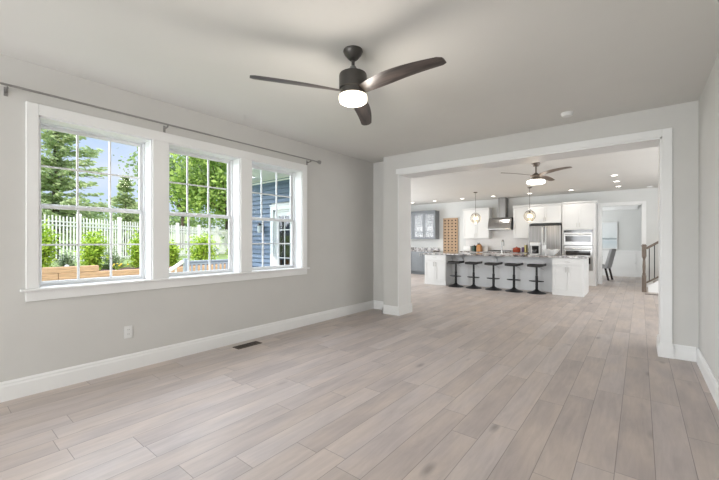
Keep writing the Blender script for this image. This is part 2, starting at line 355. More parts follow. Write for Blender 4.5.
# outer wall of the kitchen bay with glass door
mb = MB(); mb.box(-8.2, -7.0, 5.42, 5.55, 0, H); mb.box(-7.0, -5.3, 5.42, 5.55, 2.03, H); mb.box(-5.3, -4.17, 5.42, 5.55, 0, H)
mb.box(-4.17, -3.53, 5.36, 5.549, 0, H)
struct(mb.build('wall_bay', WALL))
mb = MB(); mb.box(-8.35, -8.2, 5.42, 12.75, 0, H); struct(mb.build('wall_kitchen_left', KWALL))
DX0, DX1, DT = -.895, .05, 2.315
mb = MB(); mb.box(-8.35, DX0, 12.6, 12.75, 0, H); mb.box(DX0, DX1, 12.6, 12.75, DT, H); mb.box(DX1, 3.1, 12.6, 12.75, 0, H)
struct(mb.build('wall_kitchen_back', KWALL))
mb = MB(); mb.box(3.1, 3.25, 5.23, 16.05, 0, H); struct(mb.build('wall_hall_right', KWALL))
mb = MB(); mb.box(-3.6, 3.1, 15.9, 16.05, 0, H); struct(mb.build('wall_dining_back', KWALL))
mb = MB(); mb.box(-3.6, -3.5, 12.75, 15.9, 0, H); struct(mb.build('wall_dining_left', KWALL))

# baseboards
def bb_prof(u, s): # profile offset from wall u, direction s
    return [(u, 0), (u+s*.018, 0), (u+s*.018, .115), (u+s*.013, .128), (u+s*.013, .14), (u+s*.006, .155), (u, .155)]
mb = MB(); mb.prism(bb_prof(XL, 1), 'y', -5.05, 5.36)
struct(mb.build('baseboard_left', TRIM))
mb = MB(); mb.prism(bb_prof(XR, -1), 'y', -5.05, YO); struct(mb.build('baseboard_right', TRIM))
mb = MB(); mb.prism(bb_prof(5.36, -1), 'x', XL+.018, -3.548); struct(mb.build('baseboard_nib', TRIM))
mb = MB(); mb.prism(bb_prof(YO, -1), 'x', -3.548, JL+.018); mb.prism(bb_prof(-3.53, -1), 'y', YO-.018, 5.36)
mb.prism(bb_prof(JL+.018, 1), 'y', YO-.018, YB+.02); struct(mb.build('baseboard_column', TRIM))
mb = MB(); mb.prism(bb_prof(YO, -1), 'x', .275, XR-.018); struct(mb.build('baseboard_stub', TRIM))
mb = MB(); mb.prism(bb_prof(JR-.018, -1), 'y', YO-.03, YB+.02); mb.box(JR-.018, .285, YO-.032, YO-.02, 0, .155)
struct(mb.build('baseboard_jamb', TRIM))
mb = MB(); mb.prism(bb_prof(12.6, -1), 'x', .14, 3.1); struct(mb.build('baseboard_hall', TRIM))
# casing of the wide opening (front face) and jamb lining
def casing(mb, x0, x1, y0, y1, z0, z1): mb.box(x0, x1, y0, y1, z0, z1, .004)
mb = MB(); casing(mb, JR, JR+.085, YO-.02, YO, 0, JT+.085); casing(mb, JL-.03, JR, YO-.02, YO, JT, JT+.085); struct(mb.build('trim_1', TRIM))
mb = MB(); mb.box(JL, JL+.018, YO-.004, YB+.004, 0, JT); mb.box(JR-.018, JR, YO-.004, YB+.004, 0, JT); mb.box(JL, JR, YO-.004, YB+.004, JT-.018, JT)
struct(mb.build('trim_2', TRIM))
# strike plates on the right jamb are bright metal
mb = MB(); casing(mb, JR, JR+.085, YB, YB+.02, 0, JT+.085); casing(mb, JL-.085, JL, YB, YB+.02, 0, JT+.085); casing(mb, JL, JR, YB, YB+.02, JT, JT+.085)
struct(mb.build('trim_3', TRIM))
# window casing surround, stool and apron
CY0, CY1 = .545, 3.65
mb = MB(); X0, X1 = XL, XL+.02
casing(mb, X0, X1, CY0, WY[0][0], Z0, 2.415); casing(mb, X0, X1, WY[2][1], CY1, Z0, 2.415); casing(mb, X0, X1, WY[0][0], WY[2][1], Z1, 2.415)
for a, b in ((WY[0][1], WY[1][0]), (WY[1][1], WY[2][0])): casing(mb, X0, X1, a, b, Z0, Z1)
struct(mb.build('trim_4', TRIM))
mb = MB(); mb.box(XL, XL+.045, CY0-.035, CY1+.035, Z0-.006, Z0+.016, .005); mb.box(XL, XL+.018, CY0, CY1, .772, Z0-.006, .003)
for a, b in WY: mb.box(XL-.15, XL, a, b, Z0-.0, Z0+.012)
struct(mb.build('trim_5', TRIM))
# windows (double-hung with grilles)
for i, (a, b) in enumerate(WY):
    n = i+1
    mb = MB(); t = .012
    mb.box(XL-.15, XL, a, a+t, Z0, Z1); mb.box(XL-.15, XL, b-t, b, Z0, Z1); mb.box(XL-.15, XL, a, b, Z1-t, Z1)   # jamb liner
    xo, xi = XL-.235, XL-.15
    for y0, y1 in ((a, a+.02), (b-.02, b)): mb.box(xo, xi, y0, y1, Z0, Z1)
    mb.box(xo, xi, a, b, Z1-.02, Z1); mb.box(xo, xi, a, b, Z0, Z0+.02)
    fr = struct(mb.build('window_%d' % n, VINYL))
    mid = 1.575
    def sash(name, x0, x1, z0, z1, bot):
        m = MB(); s = .028; y0, y1 = a+.02, b-.02
        m.box(x0, x1, y0, y0+s, z0, z1, .003); m.box(x0, x1, y1-s, y1, z0, z1, .003)
        m.box(x0, x1, y0+s, y1-s, z1-.03, z1, .003); m.box(x0, x1, y0+s, y1-s, z0, z0+bot, .003)
        sa = m.build(name, VINYL, fr)
        xm = (x0+x1)/2; g = MB(); g.box(xm-.003, xm+.003, y0+s-.005, y1-s+.005, z0+bot-.005, z1-.025); g.build('glass_pane', GLASS, sa)
        g = MB(); w_ = (y1-y0-2*s)/3; zz = (z0+bot+z1-.03)/2
        for k in (1, 2): g.box(xm-.009, xm+.009, y0+s+k*w_-.008, y0+s+k*w_+.008, z0+bot, z1-.03)
        g.box(xm-.008, xm+.008, y0+s, y1-s, zz-.008, zz+.008); g.build('grille', VINYL, sa)
        return sa
    sash('upper_sash', XL-.228, XL-.200, mid-.005, Z1-.02, .032)
    lo = sash('lower_sash', XL-.198, XL-.168, Z0+.02, mid+.012, .034)
    m = MB(); m.box(XL-.195, XL-.17, (a+b)/2-.03, (a+b)/2+.03, mid+.012, mid+.024, .003); m.build('sash_lock', VINYL, lo)

# ------------------------------------------------------------------ outdoors (setting)
# house outer skin of the bay: lap siding, eave soffit, roof
SY = 5.42
mb = MB(); k = 0; z = -.6
while z < 2.80:
    z1 = min(z+.112, 2.80)
    for x0, x1 in ((-8.35, -7.1), (-5.2, -4.18)) if 0 <= z1 and z < 2.12 else ((-8.35, -4.18),):
        mb.prism([(SY, z), (SY-.032, z), (SY-.004, z1), (SY, z1)], 'x', x0, x1)
    z = z1
struct(mb.build('trim_6', BLUE))
for o in (bpy.data.objects['trim_6'],): o['label'] = 'blue lap siding of the house bay outside'
mb = MB(); mb.box(-8.45, -8.33, SY-.03, SY, -.6, 2.8); mb.box(-8.4, -7.2, SY-.35, SY, 2.80, 2.83); mb.box(-7.2, -4.18, 4.42, SY, 2.80, 2.83)
for k in range(1, 10): mb.box(-7.2, -4.18, SY-.11*k-.004, SY-.11*k+.004, 2.79, 2.80)
mb.box(-8.4, -7.2, SY-.37, SY-.35, 2.80, 2.99); mb.box(-7.2, -4.18, 4.40, 4.42, 2.80, 3.02); mb.box(-8.35, -4.18, SY-.02, SY-.008, 2.72, 2.80)
struct(mb.build('trim_7', TRIM))
mb = MB(); mb.prism([(5.02, 2.99), (9, 5.2), (13.2, 2.99)], 'x', -8.42, 3.5); mb.prism([(-5.6, 2.95), (0, 4.9), (5.4, 2.95)], 'x', -4.16, 1.0); struct(mb.build('roof', ROOF))
mb = MB(); mb.box(-4.20, -4.172, -5.2, 5.4, -.6, .7); struct(mb.build('trim_8', BLUE))
# patio door in the bay wall
mb = MB(); a, b = -7.0, -5.3
mb.box(a-.1, a, SY-.04, SY, -.02, 2.13); mb.box(b, b+.1, SY-.04, SY, -.02, 2.13); mb.box(a, b, SY-.04, SY, 2.03, 2.13)
mb.box(a-.12, b+.12, SY-.055, SY, 2.13, 2.155)
mb.box(a, a+.05, SY, SY+.12, 0, 2.03); mb.box(b-.05, b, SY, SY+.12, 0, 2.03); mb.box(a, b, SY, SY+.12, 1.98, 2.03); mb.box(a, b, SY, SY+.12, 0, .04)
d1 = struct(mb.build('door_1', TRIM))
for x0, x1, yy in ((a+.05, a+.86, SY+.03), (a+.80, b-.05, SY+.07)):
    m = MB(); s = .10
    m.box(x0, x0+s, yy, yy+.035, .04, 1.98); m.box(x1-s, x1, yy, yy+.035, .04, 1.98); m.box(x0+s, x1-s, yy, yy+.035, 1.98-s, 1.98); m.box(x0+s, x1-s, yy, yy+.035, .04, .04+.16)
    lf = m.build('door_leaf', TRIM, d1)
    g = MB(); g.box(x0+s, x1-s, yy+.012, yy+.018, .2, 1.88); g.build('glass_pane', DOORGL, lf)
    g = MB(); w_ = (x1-x0-2*s)/3
    for k in (1, 2): g.box(x0+s+k*w_-.009, x0+s+k*w_+.009, yy+.005, yy+.026, .2, 1.88)
    for k in range(1, 5): g.box(x0+s, x1-s, yy+.005, yy+.026, .2+k*.336-.009, .2+k*.336+.009)
    g.build('grille', TRIM, lf)
# lawn terrain, planting bed
def terrain(name, xs, zf, y0, y1, m, nx=1):
    b_ = bmesh.new(); prev = None
    Y = [y0+(y1-y0)*k/40 for k in range(41)]
    for x in xs:
        r_ = [b_.verts.new((x, y, zf(x, y))) for y in Y]
        if prev:
            for k in range(40): b_.faces.new((prev[k], r_[k], r_[k+1], prev[k+1]))
        prev = r_
    bmesh.ops.recalc_face_normals(b_, faces=b_.faces)
    me = bpy.data.meshes.new(name); b_.to_mesh(me); b_.free(); me.materials.append(m)
    for p in me.polygons: p.use_smooth = True
    o = bpy.data.objects.new(name, me); COL.objects.link(o); return struct(o)
def hz(x, y):
    d = -x
    if d < 13.5: return .2
    if d < 15: return .50
    if d < 27: return .50-(d-15)*.012
    return min(2.3, .356+(d-27)*.09)
terrain('ground', [-13.45]+[-13.55-1.2*k for k in range(0, 60)], lambda x, y: hz(x, y), -40, 70, GRASS)
terrain('lawn', [4.6, -4.1, -8, -12.0], lambda x, y: -.6, -40, 70, GRASS)
terrain('ground_bed', [-12.1-.3*k for k in range(6)], lambda x, y: .39+.03*math.sin(3*x+y*5), -8, 20, MULCH)
# ------------------------------------------------------------------ retaining wall of timbers
rw = thing('timber_retaining_wall', 'stacked orange landscape timber wall holding the garden bed below the white fence', 'retaining wall', (-12.1, 4, -.6))
for c in range(7):
    z0 = -.6+c*.17
    y = -4.0-(c % 2)*.9
    while y < 15:
        y1 = y+2.4
        if not (c == 6 and y > 1.0):
            mb = MB(); mb.box(-12.20+.03*random.random(), -12.02, y+.006, y1-.006, z0, z0+.167, .012); mb.build('timber', TIMB, rw, world=True)
        y = y1

# ------------------------------------------------------------------ fence
def fence_pt(t): # t from 0..1 along the fence
    return Vector((-14.6-9.5*t, -1.0+18.0*t))
fn = thing('picket_fence', 'long tall white picket fence behind the garden shrubs', 'fence', (-14.6, -1, .5))
NB = 11
for i in range(NB+1):
    p = fence_pt(i/NB); zt = 2.28-.23*i/NB; zb = hz(p.x, 0)
    m = MB(); m.box(p.x-.07, p.x+.07, p.y-.07, p.y+.07, zb-.05, zt+.06, .006); m.prism([(p.x-.08, zt+.06), (p.x+.08, zt+.06), (p.x, zt+.13)], 'y', p.y-.08, p.y+.08)
    m.build('post', FENCEM, fn, world=True)
    if i == NB: break
    q = fence_pt((i+1)/NB); zq = 2.28-.23*(i+1)/NB; zbq = hz(q.x, 0); m = MB(); L_ = (q-p).length; n = int(L_/.125)
    for k in range(n):
        u = (k+.5)/n; c = p.lerp(q, u); a = zb*(1-u)+zbq*u; b_ = zt*(1-u)+zq*u
        m.box(c.x-.019, c.x+.019, c.y-.019, c.y+.019, a+.03, b_-.03 if k % 2 else b_)
    for f0 in (-.22, -.36): m.bar((p.x, p.y, zt+f0), (q.x, q.y, zq+f0), .045, .05)
    m.bar((p.x, p.y, zb+.12), (q.x, q.y, zbq+.12), .045, .05)
    m.build('picket_panel', FENCEM, fn, world=True)

# ------------------------------------------------------------------ deck, railing, stair handrail
dk = tag(MB().box(-8.6, -4.13, 3.9, SY-.03, -.25, -.08).build('deck_platform', DECK), 'low grey board deck outside the glass patio door of the blue bay', 'deck')
rl = thing('deck_railing', 'blue-grey deck railing with square balusters, seen through the middle window', 'railing', (-8.5, 4.0, -.08))
for y in (3.98, 5.32): MB().box(-8.545, -8.455, y-.045, y+.045, -.08, .86, .004).build('post', RAILG, rl, world=True)
MB().box(-8.54, -8.46, 4.02, 5.28, .76, .80, .004).box(-8.52, -8.48, 4.02, 5.28, .70, .76).build('top_rail', RAILG, rl, world=True)
MB().box(-8.52, -8.48, 4.02, 5.28, .02, .07).build('bottom_rail', RAILG, rl, world=True)
for k in range(10): y = 4.13+k*.115; MB().box(-8.518, -8.482, y-.018, y+.018, .07, .70).build('baluster', RAILG, rl, world=True)
hr = thing('stair_handrail', 'white sloping handrail leading down from the deck post', 'handrail', (-8.5, 3.4, -.6))
MB().bar((-8.5, 3.92, .79), (-8.5, 2.9, .14), .09, .06, .006).build('rail', FENCEM, hr, world=True)
MB().box(-8.545, -8.455, 2.83, 2.92, -.6, .22, .004).build('post', FENCEM, hr, world=True)
MB().bar((-8.5, 3.92, .25), (-8.5, 2.9, -.4), .04, .05).build('lower_rail', FENCEM, hr, world=True)
for k in range(6): y = 3.05+k*.14; zb = -.4+(y-2.9)*.631; MB().box(-8.517, -8.483, y-.017, y+.017, zb, zb+.56).build('baluster', FENCEM, hr, world=True)
# porch lantern on the siding
pl = thing('porch_lantern', 'small black wall lantern on the blue siding left of the glass door', 'wall lantern', (-7.42, SY-.02, 1.5))
MB().box(-.05, .05, -.01, .0, -.02, .2, .004).build('back_plate', BLACK, pl)
MB().lathe([(.03, .0), (.045, .02), (.055, .17), (.06, .18)], (0, -.10, -.02), 12).build('glass_shade', mat('lantern_glass', (.75, .78, .78), .2, noise=.05), pl)
MB().lathe([(.075, 0), (.03, .05), (.008, .07), (0, .075)], (0, -.10, .16), 12).bar((0, -.10, .22), (0, -.005, .17), .012, .012).build('hood', BLACK, pl)

# ------------------------------------------------------------------ plants and trees
def leaves(name, cents, size, m, parent, rnd, aspect=.5, dirf=None):
    V, F = [], []
    for c in cents:
        s_ = size*(.6+.8*rnd.random())
        if dirf: d = dirf(c, rnd)
        else: d = Vector((rnd.gauss(0, 1), rnd.gauss(0, 1), rnd.gauss(0, .7)))
        d.normalize(); u = Vector((rnd.gauss(0, 1), rnd.gauss(0, 1), rnd.gauss(0, 1))).cross(d)
        if u.length < .01: continue
        u.normalize(); p = Vector(c[:3]); n_ = len(V)
        V += [p-d*s_*.5, p+u*s_*aspect*.5, p+d*s_*.5, p-u*s_*aspect*.5]; F.append((n_, n_+1, n_+2, n_+3))
    me = bpy.data.meshes.new(name); me.from_pydata([tuple(v) for v in V], [], F); me.materials.append(m)
    o = bpy.data.objects.new(name, me); COL.objects.link(o); o.parent = parent; return o
def shrub(x, y, h, r, label, seed, m=SHRUB, leaf=.10, n=1500, group=None, zb=.40):
    rnd = random.Random(seed); t = thing('shrub', label, 'shrub', (x, y, zb), 0, group)
    mb = MB(); tips = []
    for k in range(9):
        a = rnd.random()*2*PI; q = r*.75*rnd.random(); hh = h*(.55+.45*rnd.random())*(1-.35*q/r)
        mb.cyl((0, 0, 0), (q*math.cos(a), q*math.sin(a), hh), .012, .004, 6); tips.append((q*math.cos(a), q*math.sin(a), hh))
    mb.build('stem', BARK, t); C = []
    for k in range(n):
        tx, ty, tz = rnd.choice(tips); u = rnd.random()**.6; s_ = r*.30
        C.append((tx*u+rnd.gauss(0, s_), ty*u+rnd.gauss(0, s_), max(.03, tz*u+rnd.gauss(0, .08))))
    leaves('foliage', C, leaf, m, t, rnd); return t
G = 'laurel shrubs along the white fence'
shrub(-13.0, 2.15, 1.6, .34, 'bright green laurel shrub at the far left of the left window', 1, n=1700)
shrub(-13.0, 3.28, 1.42, .40, 'broad bright green laurel shrub in the middle of the left window, before a fence post', 2, n=1900)
shrub(-13.0, 4.50, 1.3, .28, 'bright green laurel shrub at the right edge of the left window', 3, n=1500)
shrub(-13.0, 5.60, 1.0, .28, 'low bright green laurel shrub behind the white handrail', 4, n=1300)
shrub(-13.0, 6.75, 1.35, .52, 'widest bright green laurel shrub above the deck railing', 5, n=2100)
shrub(-13.0, 8.15, 1.1, .36, 'bright green laurel shrub at the right edge of the middle window', 6, n=1300)
shrub(-13.5, 2.72, .6, .32, 'small grey-green feathery bush between the two leftmost laurels', 7, GREYG, .06, 900)
shrub(-13.5, 3.88, .65, .35, 'small grey-green feathery bush between the second and third laurels', 8, GREYG, .06, 900)
fl = thing('yellow_flowers', 'clump of small yellow flowers on the mulch beside the broad laurel', 'flowers', (-12.45, 3.75, .40))
rnd = random.Random(3); mb = MB(); ms = MB()
for k in range(9):
    px_, py_, pz_ = rnd.gauss(0, .09), rnd.gauss(0, .09), .10+.08*rnd.random()
    ms.cyl((0, 0, 0), (px_, py_, pz_), .005, seg=5); mb.lathe([(0, 0), (.028, .012), (.02, .03), (0, .035)], (px_, py_, pz_), 7)
mb.build('blossom', FLOWER, fl); ms.build('stem', SHRUB, fl)
pt = thing('garden_light', 'small pale path light standing on the mulch in the left window', 'garden light', (-12.4, 2.55, .40))
MB().cyl((0, 0, 0), (0, 0, .14), .012).build('stake', BLACK, pt); MB().lathe([(0, .14), (.05, .14), (.055, .19), (.02, .22), (0, .225)]).build('lamp_head', PLAST, pt)

def conifer(x, y, zb, h, r, label, seed, n=26, group=None):
    rnd = random.Random(seed); t = thing('conifer', label, 'tree', (x, y, zb), 0, group)
    MB().cyl((0, 0, 0), (0, 0, h*.97), .16*h/8, .02, 10).build('trunk', BARK, t)
    C = []; D = {}; mb = MB()
    for k in range(n*9):
        f_ = rnd.random()**.85; z = h*(.06+.92*f_); L_ = r*(1-f_)**.8*(.65+.5*rnd.random())+.15; a = rnd.random()*2*PI
        d = Vector((math.cos(a), math.sin(a), -.12+.25*f_)); steps = max(4, int(L_/.13))
        mb.cyl((0, 0, z), tuple(Vector((0, 0, z))+d*L_*.9), .018, .006, 5)
        for s_ in range(steps):
            u = (s_+.5)/steps*L_; base = Vector((0, 0, z))+d*u+Vector((0, 0, .28*(u/max(L_, .1))**2*L_*.35))
            wd = .10+.20*(1-u/L_)*L_*.5
            for q in range(5):
                side = Vector((-d.y, d.x, 0))*rnd.uniform(-wd, wd)
                C.append((*(base+side+Vector((0, 0, rnd.gauss(0, .04)-abs(side.length)*.25))), a))
    mb.build('branch', BARK, t)
    def df(c, rr): a = c[3]+rr.gauss(0, .5); return Vector((math.cos(a), math.sin(a), rr.gauss(-.1, .3)))
    leaves('foliage', C, .24, SPRUCE, t, rnd, .38, df); return t
def tree(x, y, zb, h, r, label, seed, m=LEAF, n=6000, leaf=.26, group=None, squash=.8, th=.45):
    rnd = random.Random(seed); t = thing('leafy_tree', label, 'tree', (x, y, zb), 0, group)
    mb = MB(); mb.cyl((0, 0, 0), (0, 0, h*th), .035*h*.6, .02*h*.6, 10); cl = []
    for k in range(26):
        while True:
            v = Vector((rnd.uniform(-1, 1), rnd.uniform(-1, 1), rnd.uniform(-1, 1)))
            if v.length < 1: break
        p = Vector((v.x*r, v.y*r, h-r*squash-.2+v.z*r*squash)); cl.append((p, r*(.22+.18*rnd.random()))); mb.cyl((0, 0, h*th*.8), tuple(p), .05, .012, 6)
    mb.build('trunk', BARK, t); C = []
    for k in range(n):
        p, q = rnd.choice(cl); C.append((p.x+rnd.gauss(0, q*.62), p.y+rnd.gauss(0, q*.62), max(.2, p.z+rnd.gauss(0, q*.5))))
    leaves('foliage', C, leaf, m, t, rnd, .6); return t
conifer(-22.5, 4.2, .4, 9.6, 2.9, 'tall blue-green spruce with drooping boughs left of the left window, beyond the fence', 21, 30)
conifer(-25.0, 8.0, .4, 5.0, 1.3, 'shorter slender spruce just right of the tall spruce', 22, 18)
tree(-22.5, 13.4, .4, 8.0, 3.5, 'large leafy green tree filling the upper middle window', 31, LEAF, 12000, .27)
tree(-30.0, 13.8, .6, 8.6, 3.0, 'darker leafy tree behind the left half of the middle window', 32, LEAFD, 5000, .3)
tree(-27.0, 20.5, .4, 8.6, 3.8, 'leafy green tree behind the right half of the middle window', 33, LEAF, 6000, .29)
for (x, y, h, r), lb in zip([(-44, 2, 3.6, 3), (-46, 9.5, 3.4, 3.0), (-50, 16.5, 3.5, 3.2), (-52, 24.5, 3.9, 3.3), (-48, 30, 4.2, 3.5), (-50, 38, 5.5, 4)],
        ['far rounded dark tree left of the spruce, above the fence', 'far rounded dark tree seen through the spruce boughs, above the fence', 'far dark tree low on the skyline in the middle of the left window', 'far dark tree on the skyline at the right edge of the left window',
         'far dark tree low behind the fence at the left of the middle window', 'far dark tree low behind the fence at the right of the middle window']):
    tree(x, y, hz(x, y)-.1, h, r, lb, int(-x*7+y), LEAFD, 2600, .42, 'far trees on the skyline beyond the fence', .55, .3)

# ------------------------------------------------------------------ living room things
# curtain rod
cr = thing('curtain_rod', 'long slim dark pewter curtain rod mounted above the three windows', 'curtain rod', (XL+.09, 2.1, 2.48))
MB().cyl((XL+.09, .30, 2.485), (XL+.09, 2.1, 2.485), .009).build('rod', ROD, cr, world=True)
MB().cyl((XL+.09, 2.1, 2.485), (XL+.09, 3.80, 2.485), .0075).build('rod', ROD, cr, world=True)
for s_, y in ((-1, .30), (1, 3.80)):
    M_ = Matrix.Rotation(-s_*PI/2, 4, 'X'); MB().lathe([(0, 0), (.016, 0), (.016, .02), (.026, .024), (.026, .055), (.018, .06), (0, .06)], (XL+.09, y, 2.485), 20, M_).build('finial', ROD, cr, True, world=True)
for y in (.43, 1.62, 3.66):
    m = MB(); m.box(XL, XL+.006, y-.012, y+.012, 2.42, 2.49, .002); m.bar((XL+.004, y, 2.455), (XL+.09, y, 2.465), .012, .010)
    m.tube([(XL+.09+.014*math.sin(t), y, 2.485-.014*math.cos(t)) for t in [-1.5+.3*k for k in range(11)]], .004, 8); m.build('bracket', ROD, cr, world=True)
# outlet
def outlet(name, label, axis, c):
    t = thing(name, label, 'outlet', c, 0 if axis == 'x' else -PI/2)
    MB().box(0, .006, -.037, .037, -.06, .06, .002).build('cover_plate', PLAST, t)
    for z in (-.022, .022):
        r_ = MB().lathe([(.017, 0), (.017, .004), (0, .004)], (.005, 0, z), 20, Matrix.Rotation(PI/2, 4, 'Y')).build('receptacle', PLAST, t)
        m = MB()
        for dy in (-.006, .006): m.box(.0088, .0094, dy-.0012, dy+.0012, z-.002, z+.007)
        m.build('slot', DARK, r_)
    return t
outlet('wall_outlet', 'white duplex outlet low on the grey wall below the left window', 'x', (XL, 1.285, .375))
# floor register
fv = thing('floor_register', 'brown metal floor register beside the left baseboard', 'floor vent', (-3.74, 2.50, 0))
MB().box(-.055, .055, -.155, .155, 0, .003).build('cavity', DARK, fv)
m = MB(); m.box(-.065, .065, -.165, -.145, 0, .006, .001); m.box(-.065, .065, .145, .165, 0, .006, .001); m.box(-.065, -.045, -.145, .145, 0, .006); m.box(.045, .065, -.145, .145, 0, .006)
m.build('frame', VENT, fv); m = MB()
for k in range(15): m.box(-.045, .045, -.14+k*.02-.003, -.14+k*.02+.003, .003, .0055)
m.box(-.004, .004, -.145, .145, .003, .0058); m.build('grille', VENT, fv)
# smoke detectors
def smoke(label, loc):
    t = thing('smoke_detector', label, 'smoke detector', loc)
    MB().lathe([(.0, 0), (.066, 0), (.066, -.010), (.060, -.014)], seg=32).build('mount', PLAST, t, True)
    MB().lathe([(.060, -.013), (.060, -.022), (.050, -.036), (.018, -.040), (0, -.040)], seg=32).build('cover', PLAST, t, True)
smoke('round white smoke detector on the near ceiling just before the wide opening', (-.655, 4.66, H))
smoke('small round white smoke detector on the far ceiling above the stair railing', (.20, 12.2, H))

# ceiling fan
def blade_mb(R0, R1, wroot, wmid, wtip, pitch, n=22):
    b_ = bmesh.new(); rows = []
    for i in range(n+1):
        u = i/n; x = R0+(R1-R0)*u
        w_ = wroot+(wmid-wroot)*min(1, (u/.42))**1.0 if u < .42 else wmid+(wtip-wmid)*((u-.42)/.58)**1.4
        w_ = wroot+(wmid-wroot)*math.sin(min(1, u/.42)*PI/2) if u < .42 else w_
        if u > .95: w_ *= math.sqrt(max(.02, 1-((u-.95)/.05)**2*.5))
        sweep = -.018*math.sin(u*PI)
        ang = pitch*(1-.55*u); r_ = []
        for (v, tz) in ((-.5, 0), (-.25, .005), (0, .007), (.25, .005), (.5, 0), (.25, -.004), (0, -.005), (-.25, -.004)):
            yv = v*w_; r_.append(b_.verts.new((x, sweep+yv*math.cos(ang)-tz*math.sin(ang), yv*math.sin(ang)+tz*math.cos(ang)+.012*math.sin(u*PI))))
        rows.append(r_)
    for a, c in zip(rows, rows[1:]):
        for k in range(8): b_.faces.new((a[k], a[(k+1) % 8], c[(k+1) % 8], c[k]))
    b_.faces.new(rows[0]); b_.faces.new(list(reversed(rows[-1]))); bmesh.ops.recalc_face_normals(b_, faces=b_.faces)
    m = MB(); m.merge(b_); return m
FX, FY = -1.738, 2.098
cf = thing('ceiling_fan', 'large three-blade dark ceiling fan with a lit round lamp in the near room', 'ceiling fan', (FX, FY, H))
MB().lathe([(0, 0), (.074, 0), (.076, -.012), (.068, -.030), (.038, -.066), (.028, -.074), (0, -.074)], seg=40).build('canopy', GUN, cf, True)
MB().cyl((0, 0, -.08), (0, 0, -.16), .013).build('downrod', GUN, cf)
MB().lathe([(0, -.125), (.022, -.125), (.034, -.15), (.048, -.165), (.052, -.178), (0, -.178)], seg=32).build('coupling', mat('coupling_grey', (.25, .25, .24), .4, metal=.4, noise=.04), cf, True)
MB().lathe([(0, -.175), (.085, -.177), (.104, -.187), (.108, -.20), (.108, -.300), (.100, -.306), (0, -.306)], seg=48).build('motor_housing', GUN, cf, True)
MB().lathe([(0, -.305), (.098, -.306), (.098, -.345), (.085, -.350), (0, -.350)], seg=48).build('blade_hub', GUN, cf, True)
MB().lathe([(.100, -.350), (.108, -.354), (.110, -.380), (.104, -.398), (.085, -.409), (.05, -.415), (0, -.417)], seg=48).build('lamp_diffuser', LAMP, cf, True)
for k, an in enumerate((-1, 119.5, -121.5)):
    o = blade_mb(.07, .765, .085, .135, .095, math.radians(-17)).build('blade', BLADE, cf, True); o.location = (0, 0, -.325); o.rotation_euler = (0, 0, math.radians(an))
def lamp_light(name, loc, e, col=(1, .82, .6), r=.05):
    d = bpy.data.lights.new(name, 'POINT'); d.energy = e; d.color = col; d.shadow_soft_size = r
    o = bpy.data.objects.new(name, d); COL.objects.link(o); o.location = loc; return o
lamp_light('fan_lamp_light', (FX, FY, H-.50), 16, (1, .93, .84), r=.1)
# second fan
F2 = (-1.533, 7.255, H)
f2 = thing('ceiling_fan', 'smaller far ceiling fan with a lit ring lamp, seen through the wide opening', 'ceiling fan', F2)
MB().lathe([(0, 0), (.075, 0), (.075, -.02), (.045, -.065), (0, -.07)], seg=32).build('canopy', BRONZE, f2, True)
MB().cyl((0, 0, -.06), (0, 0, -.20), .013).build('downrod', BRONZE, f2)
MB().lathe([(0, -.19), (.03, -.19), (.05, -.215), (.10, -.235), (.105, -.25), (.07, -.26), (0, -.26)], seg=32).build('motor_housing', BRONZE, f2, True)
m = MB()
for k in range(10):
    a = 2*PI*k/10; m.bar((.065*math.cos(a), .065*math.sin(a), -.255), (.078*math.cos(a), .078*math.sin(a), -.325), .010, .010)
m.lathe([(.05, -.255), (.055, -.33), (0, -.33)], seg=20); m.build('lamp_cage', BRONZE, f2)
tor = [(.085, -.345), (.10, -.330), (.145, -.330), (.155, -.345), (.155, -.375), (.145, -.388), (.10, -.388), (.085, -.375)]
b_ = bmesh.new(); rr = []
for k in range(40): a = 2*PI*k/40; rr.append([b_.verts.new((r_*math.cos(a), r_*math.sin(a), z_)) for r_, z_ in tor])
for k in range(40):
    for j in range(8): b_.faces.new((rr[k][j], rr[k][(j+1) % 8], rr[(k+1) % 40][(j+1) % 8], rr[(k+1) % 40][j]))
bmesh.ops.recalc_face_normals(b_, faces=b_.faces); m = MB(); m.merge(b_); m.build('ring_lamp', LAMP2, f2, True)
MB().lathe([(0, -.325), (.09, -.335), (.09, -.38), (0, -.37)], seg=24).build('lamp_center', BRONZE, f2, True)
for an in (-122, -38, 80):
    o = blade_mb(.06, .80, .06, .13, .11, math.radians(-14)).build('blade', mat('weathered_blade', (.17, .13, .105), .45, noise=.2, nscale=6), f2, True); o.location = (0, 0, -.24); o.rotation_euler = (0, 0, math.radians(an))
lamp_light('far_fan_lamp_light', (F2[0], F2[1], H-.42), 6, r=.08)

# recessed lights
rc = thing('recessed_light', 'recessed ceiling light at far left above the grey glass-door cabinets', 'ceiling light', (-6.75, 11.7, H))
MB().lathe([(.058, -.001), (.058, -.006), (.085, -.004), (.088, 0)], seg=28).build('trim_ring', PLAST, rc, True)
MB().lathe([(0, 0), (.060, 0), (.060, -.004), (0, -.005)], seg=28).build('lens', DOWN, rc, True)
RL = [(-5.84, 11.7, 'recessed ceiling light above the right end of the grey cabinets'), (-4.80, 11.7, 'recessed ceiling light between the perforated wooden board and the left pendant'),
      (-3.75, 11.7, 'recessed ceiling light just before the range hood chimney'), (-2.65, 11.7, 'recessed ceiling light behind the right pendant'), (-1.55, 11.7, 'recessed ceiling light before the oven tower'),
      (-.45, 9.68, 'nearest of the three recessed lights in line before the dining doorway'), (-.45, 10.68, 'middle of the three recessed lights in line before the dining doorway'), (-.45, 11.69, 'farthest of the three recessed lights in line before the dining doorway')]
for x, y, lb in RL: dup(rc, (x, y, H), lb)
